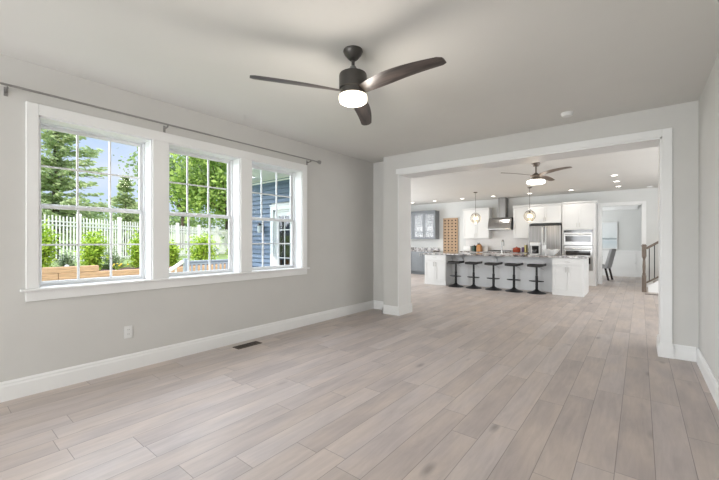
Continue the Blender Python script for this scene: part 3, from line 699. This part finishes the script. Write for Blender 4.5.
for x, y in [(-6.75, 11.7)]+[(a, b) for a, b, _ in RL]:
    d = bpy.data.lights.new('downlight_beam', 'SPOT'); d.energy = 14; d.spot_size = 2.4; d.spot_blend = .8; d.shadow_soft_size = .05; d.color = (1, .94, .86)
    o = bpy.data.objects.new('downlight_beam', d); COL.objects.link(o); o.location = (x, y, H-.02)

# ------------------------------------------------------------------ kitchen
def shaker(x0, x1, yf, z0, z1, rail=.055):
    m = MB(); m.box(x0, x1, yf-.008, yf, z0, z1)
    for a in ((x0, x0+rail, z0, z1), (x1-rail, x1, z0, z1), (x0+rail, x1-rail, z1-rail, z1), (x0+rail, x1-rail, z0, z0+rail)): m.box(a[0], a[1], yf-.021, yf-.006, a[2], a[3], .0015)
    return m
def pull(x, y, z, L_, vert=True):
    L_ *= .8; m = MB(); a, b = ((x, y-.03, z-L_/2), (x, y-.03, z+L_/2)) if vert else ((x-L_/2, y-.03, z), (x+L_/2, y-.03, z))
    m.cyl(a, b, .007, seg=10)
    for q in (a, b):
        q2 = (q[0]+(0 if vert else (L_*.1 if q is a else -L_*.1)), y, q[2]+((L_*.1 if q is a else -L_*.1) if vert else 0)); m.cyl((q2[0], y-.03, q2[2]), (q2[0], y+.001, q2[2]), .005, seg=8)
    return m
def cabinet(label, x0, x1, yf, yb, z0, z1, m_, doors=2, drawer=0, upper=False, toe=True, crown=False, name='base_cabinet', dz=None, glassdoor=False, hm=NICK, cat='cabinet', toebox=False):
    t = thing(name, label, cat, ((x0+x1)/2, (yf+yb)/2, z0))
    m = MB(); zt = z0+(.10 if (toe and not upper) else 0)
    if glassdoor:
        m.box(x0, x0+.02, yf, yb, z0, z1); m.box(x1-.02, x1, yf, yb, z0, z1); m.box(x0+.02, x1-.02, yf, yb, z0, z0+.02); m.box(x0+.02, x1-.02, yf, yb, z1-.06, z1); m.box(x0+.02, x1-.02, yb-.015, yb, z0+.02, z1-.06)
    else: m.box(x0, x1, yf, yb, zt, z1)
    m.build('carcass', m_, t, world=True)
    if toe and not upper and not toebox: MB().box(x0+.005, x1-.005, yf+.06, yb, z0, zt).build('toe_kick', m_, t, world=True)
    if toebox: MB().box(x0, x1, yf-.014, yb, z0, z0+.10, .004).build('base_molding', m_, t, world=True); zt = z0+.10
    if crown: MB().prism([(yf, z1), (yf-.05, z1+.06), (yf-.05, z1+.075), (yb, z1+.075), (yb, z1)], 'x', x0, x1+.0).build('crown_molding', m_, t, world=True)
    g = .004; top = z1-.015; bot = zt+.012
    if drawer:
        nd = drawer; wd = (x1-x0-.03)/nd
        for k in range(nd):
            a = x0+.015+k*wd+g/2; b = a+wd-g; d = MB(); d.box(a, b, yf-.02, yf, top-.15, top, .003); d = d.build('drawer', m_, t, world=True)
            pull((a+b)/2, yf-.02, top-.075, .13, False).build('handle', hm, d, world=True)
        top -= .15+.012
    if dz: bot, top = dz
    wd = (x1-x0-.03)/doors
    for k in range(doors):
        a = x0+.015+k*wd+g/2; b = a+wd-g
        if glassdoor:
            d = MB(); r_ = .06
            for q in ((a, a+r_, bot, top), (b-r_, b, bot, top), (a+r_, b-r_, top-r_, top), (a+r_, b-r_, bot, bot+r_)): d.box(q[0], q[1], yf-.02, yf, q[2], q[3], .002)
            d = d.build('door', m_, t, world=True); MB().box(a+r_-.003, b-r_+.003, yf-.012, yf-.008, bot+r_-.003, top-r_+.003).build('glass_pane', CGLASS, d, world=True)
        else: d = shaker(a, b, yf, bot, top).build('door', m_, t, world=True)
        hx = (b-.03 if k % 2 == 0 else a+.03) if doors > 1 else b-.03
        hzz = bot+.10 if upper else top-.10
        pull(hx, yf-.02, hzz, .15).build('handle', hm, d, world=True)
    return t
KB = 12.578
# grey bar area
for x0, x1, lb, lb2 in ((-8.19, -7.05, 'dark grey glass-door wall cabinet at the far left, partly behind the column', 'dark grey base cabinet at the far left, partly behind the column'),
                        (-7.05, -6.08, 'dark grey glass-door wall cabinet beside the perforated wooden board', 'dark grey base cabinet under the wall cabinet beside the perforated wooden board')):
    t = cabinet(lb, x0, x1, 12.26, KB, 1.36, 2.38, CABG, 2, upper=True, name='wall_cabinet', glassdoor=True, crown=True)
    for zz in (1.68, 2.02): MB().box(x0+.02, x1-.02, 12.29, KB-.015, zz, zz+.008).build('shelf', CABG, t, world=True)
    cabinet(lb2, x0, x1, 12.02, KB, 0, .88, CABG, 2)
rnd = random.Random(5); gk = 0
WGL = glass('stemware_glass', .3, (.93, .95, .97))
for x in (-6.92, -6.78, -6.64, -6.46, -6.33, -6.2):
    for zz, wh in ((1.38, 'bottom shelf'), (1.688, 'middle shelf'), (2.028, 'top shelf')):
        pos = ['far left', 'second from left', 'third from left', 'third from right', 'second from right', 'far right'][gk//3]; gk += 1
        o = MB().lathe([(0, 0), (.045, 0), (.048, .06), (.05, .16), (.046, .16), (.044, .01), (0, .01)], (0, 0, 0), 14).build('glass_tumbler', CERAM if wh != 'top shelf' else WGL, None, True)
        o.location = (x, 12.44, zz); tag(o, 'drinking vessel %s on the %s behind the grey glass doors' % (pos, wh), 'glass', 'glassware in the grey cabinet')
tag(MB().box(-8.19, -6.05, 11.99, KB, .88, .92, .004).box(-8.19, -6.05, KB-.02, KB, .92, 1.03, .003).build('bar_countertop', GRAN), 'speckled granite counter with low backsplash on the grey base cabinets', 'countertop')
# perforated wooden board
pb = thing('perforated_board', 'tall golden wooden board with rows of round holes leaning on the kitchen wall', 'wooden board', (-5.61, KB-.02, .62))
MB().box(-.29, .29, -.02, .02, 0, 1.51, .003).build('board', PEG, pb)
MB().box(-.29, .29, -.03, .02, 1.51, 1.53, .002).build('top_edge', PEG, pb); hole0 = None
for i in range(4):
    for j in range(13):
        if hole0 is None: hole0 = MB().lathe([(.028, 0), (.028, .003), (0, .003)], (0, 0, 0), 14, Matrix.Rotation(PI/2, 4, 'X')).build('hole', DARK, pb); q = hole0
        else: q = hole0.copy(); COL.objects.link(q); q.parent = pb
        q.location = (-.21+i*.14, -.019, .07+j*.114)

# wall cabinets white
cabinet('white two-door wall cabinet left of the range hood', -5.0, -4.07, 12.26, KB, 1.37, 2.37, CABW, 2, upper=True, name='wall_cabinet', crown=True)
cabinet('white single-door wall cabinet between the range hood and the refrigerator', -3.28, -2.76, 12.26, KB, 1.37, 2.37, CABW, 1, upper=True, name='wall_cabinet', crown=True)
cabinet('white two-door cabinet above the refrigerator', -2.75, -1.83, 12.0, KB, 1.83, 2.34, CABW, 2, upper=True, name='wall_cabinet', crown=True)
# base cabinets behind island
xs = [-5.0, -4.06, -3.29, -2.80]
for x0, x1, lb in zip(xs, xs[1:], ['white base cabinet on the back wall left of the cooktop', 'white base cabinet under the cooktop', 'white base cabinet between cooktop and refrigerator']):
    cabinet(lb, x0, x1, 12.02, KB, 0, .88, CABW, 1 if x1-x0 < .6 else 2, drawer=1)
tag(MB().box(-5.02, -2.79, 11.99, KB, .88, .92, .004).build('back_countertop', GRAN), 'granite worktop along the back kitchen wall under the range hood', 'countertop')
tag(MB().box(-5.02, -2.79, KB-.012, KB, .92, 1.37).box(-4.07, -3.28, KB-.012, KB, 1.37, 1.65).build('backsplash', TILE), 'pale tiled backsplash on the kitchen wall under the white cabinets', 'backsplash')
# cooktop
ck = thing('cooktop', 'black gas cooktop with iron grates under the steel range hood', 'cooktop', (-3.67, 12.28, .92))
MB().box(-.38, .38, -.25, .25, 0, .012, .004).build('hob', STEELH, ck)
for i in range(3):
    m = MB(); cx_ = -.25+i*.25
    for dx in (-.11, 0, .11): m.box(cx_+dx-.006, cx_+dx+.006, -.22, .20, .03, .045)
    for dy in (-.22, -.01, .20): m.box(cx_-.115, cx_+.115, dy-.006, dy+.006, .03, .045)
    for dx in (-.11, .11):
        for dy in (-.22, .2): m.box(cx_+dx-.006, cx_+dx+.006, dy-.006, dy+.006, .01, .035)
    m.build('grate', BLACK, ck)
for i in range(5): MB().cyl((-.2+i*.1, -.235, .01), (-.2+i*.1, -.235, .035), .016, seg=12).build('knob', STEEL, ck)
# range hood
hd = thing('range_hood', 'stainless steel range hood with a tall square chimney on the back wall', 'range hood', (-3.67, 12.35, 1.66))
HOODS = mat('hood_steel', (.30, .295, .29), .3, metal=1, noise=.15, nscale=3)
HX0, HX1 = -4.05, -3.31
MB().box(HX0, HX1, 12.08, KB-.012, 1.66, 1.70, .003).build('rim', HOODS, hd, world=True)
cs = [(12.08, 1.70), (12.095, 1.80), (12.13, 1.90), (12.18, 2.0), (12.24, 2.07), (KB-.012, 2.07), (KB-.012, 1.70)]
MB().prism(cs, 'x', HX0, HX1).build('canopy', HOODS, hd, world=True)
MB().box(-3.76, -3.52, 12.24, KB-.012, 2.07, H, .002).build('chimney', STEEL, hd, world=True)
# fridge
fr = thing('refrigerator', 'stainless steel french-door refrigerator between white cabinets', 'refrigerator', (-2.32, 12.2, 0))
MB().box(-2.725, -1.835, 11.86, KB-.16, .02, 1.75).build('cabinet_body', mat('fridge_side', (.12, .12, .12), .5, noise=.05), fr, world=True)
MB().box(-2.725, -1.835, 11.84, 12.3, 1.75, 1.785, .004).build('hinge_cover', BLACK, fr, world=True)
for x0, x1, hx in ((-2.725, -2.283, -2.33), (-2.277, -1.835, -2.23)):
    d = MB().box(x0, x1, 11.78, 11.855, .72, 1.75, .012).build('door', STEEL, fr, world=True)
    m = MB(); m.cyl((hx, 11.72, .80), (hx, 11.72, 1.70), .014, seg=12); m.cyl((hx, 11.72, .86), (hx, 11.785, .86), .010, seg=8); m.cyl((hx, 11.72, 1.64), (hx, 11.785, 1.64), .010, seg=8); m.build('handle', NICK, d, world=True)
d = MB().box(-2.725, -1.835, 11.78, 11.855, .08, .705, .012).build('freezer_drawer', STEEL, fr, world=True)
MB().cyl((-2.68, 11.72, .63), (-1.96, 11.72, .63), .014, seg=12).cyl((-2.62, 11.72, .63), (-2.62, 11.785, .63), .01, seg=8).cyl((-2.02, 11.72, .63), (-2.02, 11.785, .63), .01, seg=8).build('handle', NICK, d, world=True)
fr.location.y += .13
# oven tower
tw = thing('oven_tower_cabinet', 'tall white cabinet housing the built-in ovens right of the refrigerator', 'cabinet', (-1.43, 12.3, 0))
TX0, TX1 = -1.82, -.985; TF = 11.98
m = MB(); m.box(TX0, TX0+.045, TF, KB, 0, 2.36); m.box(TX1-.065, TX1, TF, KB, 0, 2.36); m.box(TX0+.045, TX1-.065, TF, KB, 1.60, 2.36); m.box(TX0+.045, TX1-.065, TF, KB, .1, .42); m.box(TX0+.045, TX1-.065, KB-.02, KB, .42, 1.6)
m.build('carcass', CABW, tw, world=True)
MB().prism([(TF, 2.36), (TF-.05, 2.41), (TF-.05, 2.43), (KB, 2.43), (KB, 2.36)], 'x', TX0, TX1+.03).build('crown_molding', CABW, tw, world=True)
MB().box(TX0+.005, TX1+.012, TF-.012, KB, 0, .10, .004).build('base_molding', CABW, tw, world=True)
xm = (TX0+TX1)/2
for a, b, hx in ((TX0+.02, xm-.002, xm-.035), (xm+.002, TX1-.02, xm+.035)):
    d = shaker(a, b, TF, 1.63, 2.34).build('door', CABW, tw, world=True); pull(hx, TF-.02, 1.75, .16).build('handle', NICK, d, world=True)
d = MB().box(TX0+.02, TX1-.02, TF-.02, TF, .12, .40, .003).build('drawer', CABW, tw, world=True); pull(xm, TF-.02, .26, .16, False).build('handle', NICK, d, world=True)
OX0, OX1 = TX0+.05, TX1-.07
mw = thing('built_in_microwave', 'stainless built-in microwave oven above the wall oven in the tall white cabinet', 'microwave', (xm, TF+.2, 1.16))
MB().box(OX0, OX1, TF, TF+.45, 1.155, 1.595).build('oven_body', STEELH, mw, world=True)
MB().box(OX0, OX1, TF-.02, TF, 1.53, 1.595, .002).build('vent_strip', DGLASS, mw, world=True)
d = MB().box(OX0, OX1, TF-.03, TF, 1.155, 1.525, .004).build('door', STEELH, mw, world=True)
MB().box(OX0+.04, OX1-.04, TF-.034, TF-.028, 1.26, 1.43).build('window', DGLASS, d, world=True)
MB().cyl((OX0+.04, TF-.065, 1.475), (OX1-.04, TF-.065, 1.475), .013, seg=12).cyl((OX0+.07, TF-.065, 1.475), (OX0+.07, TF-.025, 1.475), .008, seg=8).cyl((OX1-.07, TF-.065, 1.475), (OX1-.07, TF-.025, 1.475), .008, seg=8).build('handle', NICK, d, world=True)
ov = thing('wall_oven', 'stainless wall oven with a dark glass door below the microwave', 'oven', (xm, TF+.2, .44))
MB().box(OX0, OX1, TF, TF+.5, .43, 1.145).build('oven_body', STEELH, ov, world=True)
MB().box(OX0, OX1, TF-.02, TF, 1.085, 1.145, .002).build('control_panel', STEELH, ov, world=True)
d = MB().box(OX0, OX1, TF-.03, TF, .44, 1.08, .004).build('door', STEELH, ov, world=True)
MB().box(OX0+.05, OX1-.05, TF-.034, TF-.028, .62, 1.0).build('window', DGLASS, d, world=True)
MB().cyl((OX0+.04, TF-.065, 1.045), (OX1-.04, TF-.065, 1.045), .013, seg=12).cyl((OX0+.07, TF-.065, 1.045), (OX0+.07, TF-.025, 1.045), .008, seg=8).cyl((OX1-.07, TF-.065, 1.045), (OX1-.07, TF-.025, 1.045), .008, seg=8).build('handle', NICK, d, world=True)

# island
IF, IB = 9.43, 10.42
isl = thing('island', 'pale grey centre of the kitchen island behind the five stools', 'kitchen island', (-2.93, 10.1, 0))
MB().box(-4.35, -1.64, 9.86, IB, 0, .88).build('carcass', ISLG, isl, world=True)
MB().box(-4.33, -1.66, 9.845, 9.862, 0, .10, .002).build('base_molding', ISLG, isl, world=True)
for x in (-4.06, -3.10):
    m = MB(); m.prism([(9.86, .88), (9.58, .88), (9.58, .85), (9.66, .84), (9.76, .78), (9.81, .68), (9.815, .64), (9.86, .64)], 'x', x-.055, x+.055); m.build('bracket', ISLG, isl, world=True)
cabinet('white two-door island end cabinet at the left beside the first stool', -5.03, -4.35, IF, IB, 0, .88, CABW, 2, drawer=1, name='island_cabinet', toebox=True)
cabinet('white two-door island end cabinet at the right beside the fifth stool', -1.64, -1.0, IF, IB, 0, .88, CABW, 2, drawer=1, name='island_cabinet', toebox=True)
tag(MB().box(-5.08, -.94, IF-.04, IB+.04, .88, .92, .006).build('island_countertop', GRAN), 'long speckled granite countertop of the kitchen island', 'countertop')
# stools
st = thing('bar_stool', 'leftmost of the five black bar stools, beside the left island cabinet', 'bar stool', (-4.05, 9.42, 0), 0, 'bar stools along the island')
MB().lathe([(0, 0), (.21, 0), (.21, .010), (.18, .025), (.11, .045), (.05, .075), (.034, .10), (0, .10)], seg=36).build('base', BLACK, st, True)
MB().cyl((0, 0, .05), (0, 0, .42), .031).cyl((0, 0, .40), (0, 0, .645), .024).build('post', BLACK, st, True)
m = MB(); m.tube([(.019*math.cos(PI/2)+.0, .02, .30)]+[(.16*math.cos(a), -.02-.13*math.sin(a), .30) for a in [PI*k/12 for k in range(13)]]+[(0, .02, .30)], .010, 8); m.cyl((-.16, -.02, .30), (.16, -.02, .30), .010, seg=8); m.build('footrest', BLACK, st, True)
b_ = bmesh.new(); rows = []  # curved padded seat
for i in range(13):
    u = -1+2*i/12; x = .185*u; zz = .645+.006*u*u+(.020*(u-.5)/.5 if u > .5 else 0)
    r_ = []
    for (v, dz_) in ((-1, .012), (-.92, .0), (.92, .0), (1, .012), (1, .044), (.9, .058), (-.9, .058), (-1, .044)): r_.append(b_.verts.new((x, .18*v*(1-.12*u**6), zz+dz_)))
    rows.append(r_)
for a, c in zip(rows, rows[1:]):
    for k in range(8): b_.faces.new((a[k], a[(k+1) % 8], c[(k+1) % 8], c[k]))
b_.faces.new(rows[0]); b_.faces.new(list(reversed(rows[-1]))); bmesh.ops.recalc_face_normals(b_, faces=b_.faces); m = MB(); m.merge(b_); m.build('seat', LEATH, st, True)
MB().box(-.08, .08, -.08, .08, .640, .660, .003).build('seat_plate', BLACK, st)
MB().tube([(.03, -.02, .645), (.12, -.08, .62), (.20, -.13, .575)], .005, 8).build('height_lever', NICK, st)
for x, lb in ((-3.54, 'second of the five black bar stools from the left'), (-3.01, 'middle of the five black bar stools'), (-2.50, 'fourth of the five black bar stools from the left'), (-1.975, 'rightmost of the five black bar stools, beside the right island cabinet')):
    dup(st, (x, 9.42, 0), lb)
# pendants
pn = thing('pendant_lamp', 'left globe pendant lamp with a warm bulb above the island', 'pendant lamp', (-3.86, 10.42, H), 0, 'globe pendants over the island')
MB().lathe([(0, 0), (.06, 0), (.06, -.012), (.02, -.03), (0, -.03)], seg=24).build('canopy', BRONZE, pn, True)
MB().cyl((0, 0, -.02), (0, 0, -.62), .006, seg=8).build('stem', BRONZE, pn)
m = MB(); R_ = .155; zc = -.78
for k in range(8):
    a = PI*k/8; m.tube([(R_*math.cos(t)*math.cos(a), R_*math.cos(t)*math.sin(a), zc+R_*math.sin(t)) for t in [2*PI*q/24 for q in range(25)]], .0022, 6)
for f_ in (-.55, 0, .55):
    r_ = R_*math.cos(math.asin(f_)); m.tube([(r_*math.cos(t), r_*math.sin(t), zc+R_*f_) for t in [2*PI*q/24 for q in range(25)]], .0025, 6)
m.cyl((0, 0, -.60), (0, 0, -.64), .03, seg=14); m.build('cage', NICK, pn)
MB().lathe([(R_*.94*math.cos(t), zc+R_*.94*math.sin(t)) for t in [-1.5+3*q/20 for q in range(21)]], seg=24).build('glass_globe', glass('globe_glass', .1, (.98, .95, .9)), pn, True)
MB().cyl((0, 0, -.62), (0, 0, -.70), .02, seg=14).build('socket', BRONZE, pn)
for k in range(3):
    a = 2*PI*k/3; MB().lathe([(0, -.05), (.018, -.04), (.026, -.015), (.02, .01), (.012, .03), (0, .03)], (.045*math.cos(a), .045*math.sin(a), zc), 12).build('bulb', BULB, pn, True)
dup(pn, (-2.36, 10.42, H), 'right globe pendant lamp above the island, before the refrigerator')
for x in (-3.86, -2.36): lamp_light('pendant_light', (x, 10.42, H-.98), 4, (1, .75, .45), .06)

# things on the counters
kb = thing('knife_block', 'orange wooden knife block on the back worktop left of the cooktop', 'knife block', (-4.42, 12.3, .92))
MB().prism([(-.10, 0), (.10, 0), (.10, .16), (-.02, .25), (-.10, .20)], 'x', -.065, .065).build('block', OAKB, kb)
for i in range(3):
    for j in range(2): MB().bar((-.035+i*.035, -.03+j*.05, .22-j*.04+.01), (-.035+i*.035, -.07+j*.05, .30-j*.04), .014, .018, .003).build('knife_handle', BLACK, kb)
cn = thing('canister', 'dark green lidded canister left of the knife block', 'canister', (-4.60, 12.3, .92))
MB().lathe([(0, 0), (.07, 0), (.072, .17), (0, .17)]).build('jar', GREENP, cn, True); MB().lathe([(0, .17), (.074, .17), (.074, .19), (.02, .2), (.02, .22), (0, .225)]).build('lid', BLACK, cn, True)
to = thing('toaster', 'white toaster on the back worktop at its left end', 'toaster', (-4.84, 12.3, .92))
MB().box(-.13, .13, -.09, .09, .012, .19, .02).build('body', PLAST, to, True); MB().box(-.09, .09, -.035, -.015, .189, .192).box(-.09, .09, .015, .035, .189, .192).build('slot', DARK, to); MB().box(.13, .145, -.02, .02, .10, .12, .003).build('lever', BLACK, to)
ps = thing('paper_stand', 'pale recipe stand between the knife block and the cooktop', 'stand', (-4.22, 12.4, .92))
MB().bar((0, -.05, .01), (0, .05, .2), .14, .008).build('panel', PLAST, ps); MB().box(-.07, .07, -.08, .0, 0, .012).build('ledge', PLAST, ps)
pot = thing('stock_pot', 'red cooking pot on the back worktop right of the cooktop', 'pot', (-3.16, 12.22, .92))
MB().lathe([(0, 0), (.10, 0), (.115, .02), (.115, .12), (.11, .12), (.108, .02), (0, .015)]).build('bowl', REDP, pot, True)
MB().lathe([(.117, .12), (.10, .14), (.03, .155), (0, .157)]).lathe([(.012, .155), (.02, .175), (0, .18)]).build('lid', REDP, pot, True)
MB().tube([(.11, -.03, .1), (.145, -.03, .1), (.145, .03, .1), (.11, .03, .1)], .007, 8).tube([(-.11, -.03, .1), (-.145, -.03, .1), (-.145, .03, .1), (-.11, .03, .1)], .007, 8).build('handle', REDP, pot)
for i, (dx, w_, h_, m_, lb) in enumerate(((0, .06, .17, PURP, 'purple box on the back worktop right of the red pot'), (.08, .055, .24, YELP, 'yellow-green box beside the refrigerator on the back worktop'))):
    t = thing('food_box', lb, 'box', (-2.97+dx, 12.28, .92), 0); MB().box(-w_/2, w_/2, -.09, .09, 0, h_-.01, .002).build('carton', m_, t); MB().box(-w_/2+.002, w_/2-.002, -.088, .088, h_-.01, h_, .001).build('flap', PLAST, t)
fa = thing('faucet', 'tall gooseneck steel faucet rising from the island countertop', 'faucet', (-3.03, 10.2, .92))
MB().lathe([(0, 0), (.028, 0), (.028, .03), (.016, .04), (.016, .10), (0, .10)]).build('base', NICK, fa, True)
MB().tube([(0, 0, .05), (0, 0, .30)]+[(0, .09-.09*math.cos(t), .30+.09*math.sin(t)) for t in [PI*k/10 for k in range(1, 11)]]+[(0, .18, .22)], .013, 12).build('spout', STEEL, fa, True)
MB().bar((.016, 0, .07), (.085, 0, .11), .012, .010, .002).build('lever', NICK, fa)
cm = thing('coffee_maker', 'coffee maker with a pale top and dark front on the island before the refrigerator', 'coffee maker', (-2.12, 9.95, .92))
MB().box(-.10, .10, -.14, .14, 0, .03, .006).build('base', PLAST, cm); MB().box(-.10, .10, .02, .14, .03, .24, .006).build('tank', NICK, cm)
MB().box(-.10, .10, -.14, .14, .24, .32, .015).build('head', PLAST, cm); MB().box(-.08, .08, .005, .02, .04, .23).build('front_panel', DARK, cm)
MB().lathe([(0, .035), (.05, .035), (.06, .09), (.045, .15), (0, .15)], (0, -.06, 0), 20).build('carafe', DGLASS, cm, True)
bt = thing('paper_towel_holder', 'upright chrome paper towel stand right of the coffee maker on the island', 'paper towel holder', (-1.92, 9.98, .92))
MB().lathe([(0, 0), (.07, 0), (.07, .012), (0, .014)]).build('base', NICK, bt, True); MB().cyl((0, 0, .01), (0, 0, .32), .010).build('rod', NICK, bt); MB().lathe([(.018, .014), (.05, .014), (.05, .25), (.018, .25)]).build('paper_roll', PLAST, bt, True)
bw = thing('serving_bowl', 'wide white ribbed bowl on the island countertop', 'bowl', (-1.72, 9.75, .92))
n_ = 48; b_ = bmesh.new(); rows = []
for (r_, z_) in ((0.001, .004), (.06, .004), (.065, .0), (.075, .012), (.12, .05), (.17, .11), (.195, .145), (.185, .145), (.155, .105), (.11, .06), (.05, .02), (.001, .018)):
    rows.append([b_.verts.new((r_*(1+.03*math.cos(k*PI/2*1.0) * (r_ > .1))*math.cos(2*PI*k/n_), r_*(1+.03*math.cos(k*PI/2) * (r_ > .1))*math.sin(2*PI*k/n_), z_+(.01*math.cos(k*PI/4) if z_ > .14 else 0))) for k in range(n_)])
for a, c in zip(rows, rows[1:]):
    for k in range(n_): b_.faces.new((a[k], a[(k+1) % n_], c[(k+1) % n_], c[k]))
bmesh.ops.recalc_face_normals(b_, faces=b_.faces); m = MB(); m.merge(b_); m.build('bowl', CERAM, bw, True)
MB().lathe([(0, -.0), (.055, 0), (.055, .006), (0, .006)]).build('foot', CERAM, bw, True)

# ------------------------------------------------------------------ dining room
mb = MB(); DC = .085
casing(mb, DX0-DC, DX0, 12.58, 12.6, 0, DT+DC); casing(mb, DX1, DX1+DC, 12.58, 12.6, 0, DT+DC); casing(mb, DX0, DX1, 12.58, 12.6, DT, DT+DC)
mb.box(DX0, DX0+.015, 12.59, 12.76, 0, DT); mb.box(DX1-.015, DX1, 12.59, 12.76, 0, DT); mb.box(DX0, DX1, 12.59, 12.76, DT-.015, DT)
struct(mb.build('trim_9', TRIM))
mb = MB(); WB = 15.9
mb.box(-3.5, 3.1, WB-.012, WB, 0, .92); mb.box(-3.5, 3.1, WB-.035, WB, .90, .935, .005); mb.box(-3.5, 3.1, WB-.022, WB, .86, .90, .003); mb.box(-3.5, 3.1, WB-.026, WB, 0, .15, .004)
for k in range(-3, 3):
    a, b = -.92+k*1.0-.05, -.92+k*1.0+.8
    for q in ((a, b, .24, .26), (a, b, .78, .80), (a, a+.02, .24, .80), (b-.02, b, .24, .80)): mb.box(q[0], q[1], WB-.022, WB-.010, q[2], q[3], .002)
struct(mb.build('trim_10', TRIM))
mb = MB(); mb.prism([(WB, 2.745), (WB-.16, 2.745), (WB-.15, 2.68), (WB-.05, 2.56), (WB-.03, 2.43), (WB, 2.41)], 'x', -3.5, -.05); struct(mb.build('trim_11', TRIM))
ar = thing('framed_print', 'pale blue seascape print hanging on the dining room wall', 'picture', (-1.05, WB-.015, 1.0))
MB().box(-.39, .39, -.012, .012, .015, .965).build('canvas', ART, ar)
m = MB()
for q in ((-.41, -.39, 0, .98), (.39, .41, 0, .98), (-.39, .39, 0, .015), (-.39, .39, .965, .98)): m.box(q[0], q[1], -.022, .013, q[2], q[3], .002)
m.build('frame', PLAST, ar)
o = outlet('wall_outlet', 'small white outlet on the dining room wainscot right of the chair', 'y', (-.12, WB-.024, .50))
# dining table and chair
tb = thing('dining_table', 'pale dining table mostly behind the doorway edge in the far dining room', 'table', (-1.86, 14.2, 0))
MB().box(-.85, .85, -.5, .5, .72, .76, .006).build('tabletop', CERAM, tb); MB().box(-.78, .78, -.43, .43, .64, .72).build('apron', PLAST, tb)
for sx in (-1, 1):
    for sy in (-1, 1): MB().box(sx*.74-.04, sx*.74+.04, sy*.40-.04, sy*.40+.04, 0, .64, .004).build('leg', PLAST, tb)
dc = thing('dining_chair', 'grey upholstered dining chair with dark legs seen through the far doorway', 'chair', (-1.02, 14.2, 0), math.radians(78))
MB().box(-.24, .24, -.24, .24, .38, .49, .03).build('seat', FABG, dc, True)
m = MB(); b_ = bmesh.new(); rows = []
for i in range(9):
    u = i/8; z_ = .42+.60*u; y_ = -.20-.14*u; t_ = .045-.012*u; w_ = .235+.01*math.sin(u*PI)
    rows.append([b_.verts.new((x_, y_+d_*t_-(.03*(x_/w_)**2 if 0 else 0), z_)) for x_, d_ in ((-w_, -1), (w_, -1), (w_, 1), (-w_, 1))])
for a, c in zip(rows, rows[1:]):
    for k in range(4): b_.faces.new((a[k], a[(k+1) % 4], c[(k+1) % 4], c[k]))
b_.faces.new(rows[0]); b_.faces.new(list(reversed(rows[-1]))); bmesh.ops.recalc_face_normals(b_, faces=b_.faces)
bmesh.ops.bevel(b_, geom=list(b_.edges), offset=.008, segments=2, affect='EDGES'); m.merge(b_); m.build('backrest', FABG, dc, True)
for sx in (-1, 1):
    MB().bar((sx*.20, .20, .40), (sx*.20, .21, .0), .045, .045).build('leg', DWOOD, dc); MB().bar((sx*.20, -.18, .40), (sx*.20, -.27, .0), .05, .05).build('leg', DWOOD, dc)

# ------------------------------------------------------------------ stair and railing
sc = thing('staircase', 'white-sided staircase rising to the right behind the dark newel post', 'staircase', (1.2, 11.8, 0))
for k in range(9):
    x0 = .30+k*.26; zt = .18*(k+1)
    MB().box(x0, x0+.26, 11.40, 12.57, 0 if k < 1 else .18*k-.02, zt-.03).build('riser', TRIM, sc, world=True)
    MB().box(x0-.02, x0+.26, 11.37, 12.58, zt-.03, zt, .004).build('tread', TREAD, sc, world=True)
MB().prism([(.16, 0), (.30, .0), (2.62, 0), (2.62, 1.90), (2.5, 1.90), (.16, .16)], 'y', 11.34, 11.37).build('side_skirt', TRIM, sc, world=True)
sr = thing('stair_railing', 'grey-brown wooden stair railing with a turned square newel post', 'stair railing', (.08, 11.33, 0))
m = MB(); m.box(.035, .125, 11.285, 11.375, .0, .42, .004); m.box(.035, .125, 11.285, 11.375, .88, 1.14, .004); m.lathe([(.030, .42), (.04, .45), (.028, .48), (.034, .65), (.026, .83), (.04, .86), (.030, .88)], (.08, 11.33, 0), 20); m.box(.022, .138, 11.272, 11.388, 1.14, 1.17, .004); m.box(.04, .12, 11.29, 11.37, 1.17, 1.195, .006)
m.build('newel_post', NEWEL, sr, world=True)
SL = .69; LX = 2.3
MB().bar((.12, 11.33, 1.09), (LX, 11.33, 1.09+SL*(LX-.12)), .06, .055, .006).build('handrail', NEWEL, sr, world=True)
MB().bar((.12, 11.33, .235), (LX, 11.33, .235+SL*(LX-.12)), .06, .035, .003).build('shoe_rail', NEWEL, sr, world=True)
for k in range(20):
    x = .18+k*.10; b0 = .25+SL*(x-.12); t0 = 1.07+SL*(x-.12)
    MB().cyl((x, 11.33, b0), (x, 11.33, t0), .010, seg=10).build('baluster', BLACK, sr, world=True)
fv2 = thing('floor_register', 'small brown floor register by the base of the stairs', 'floor vent', (.24, 10.9, 0))
MB().box(-.15, .15, -.05, .05, 0, .005, .001).build('frame', VENT, fv2)
m = MB()
for k in range(12): m.box(-.13+k*.0225-.003, -.13+k*.0225+.003, -.04, .04, .005, .007)
m.build('grille', DARK, fv2)
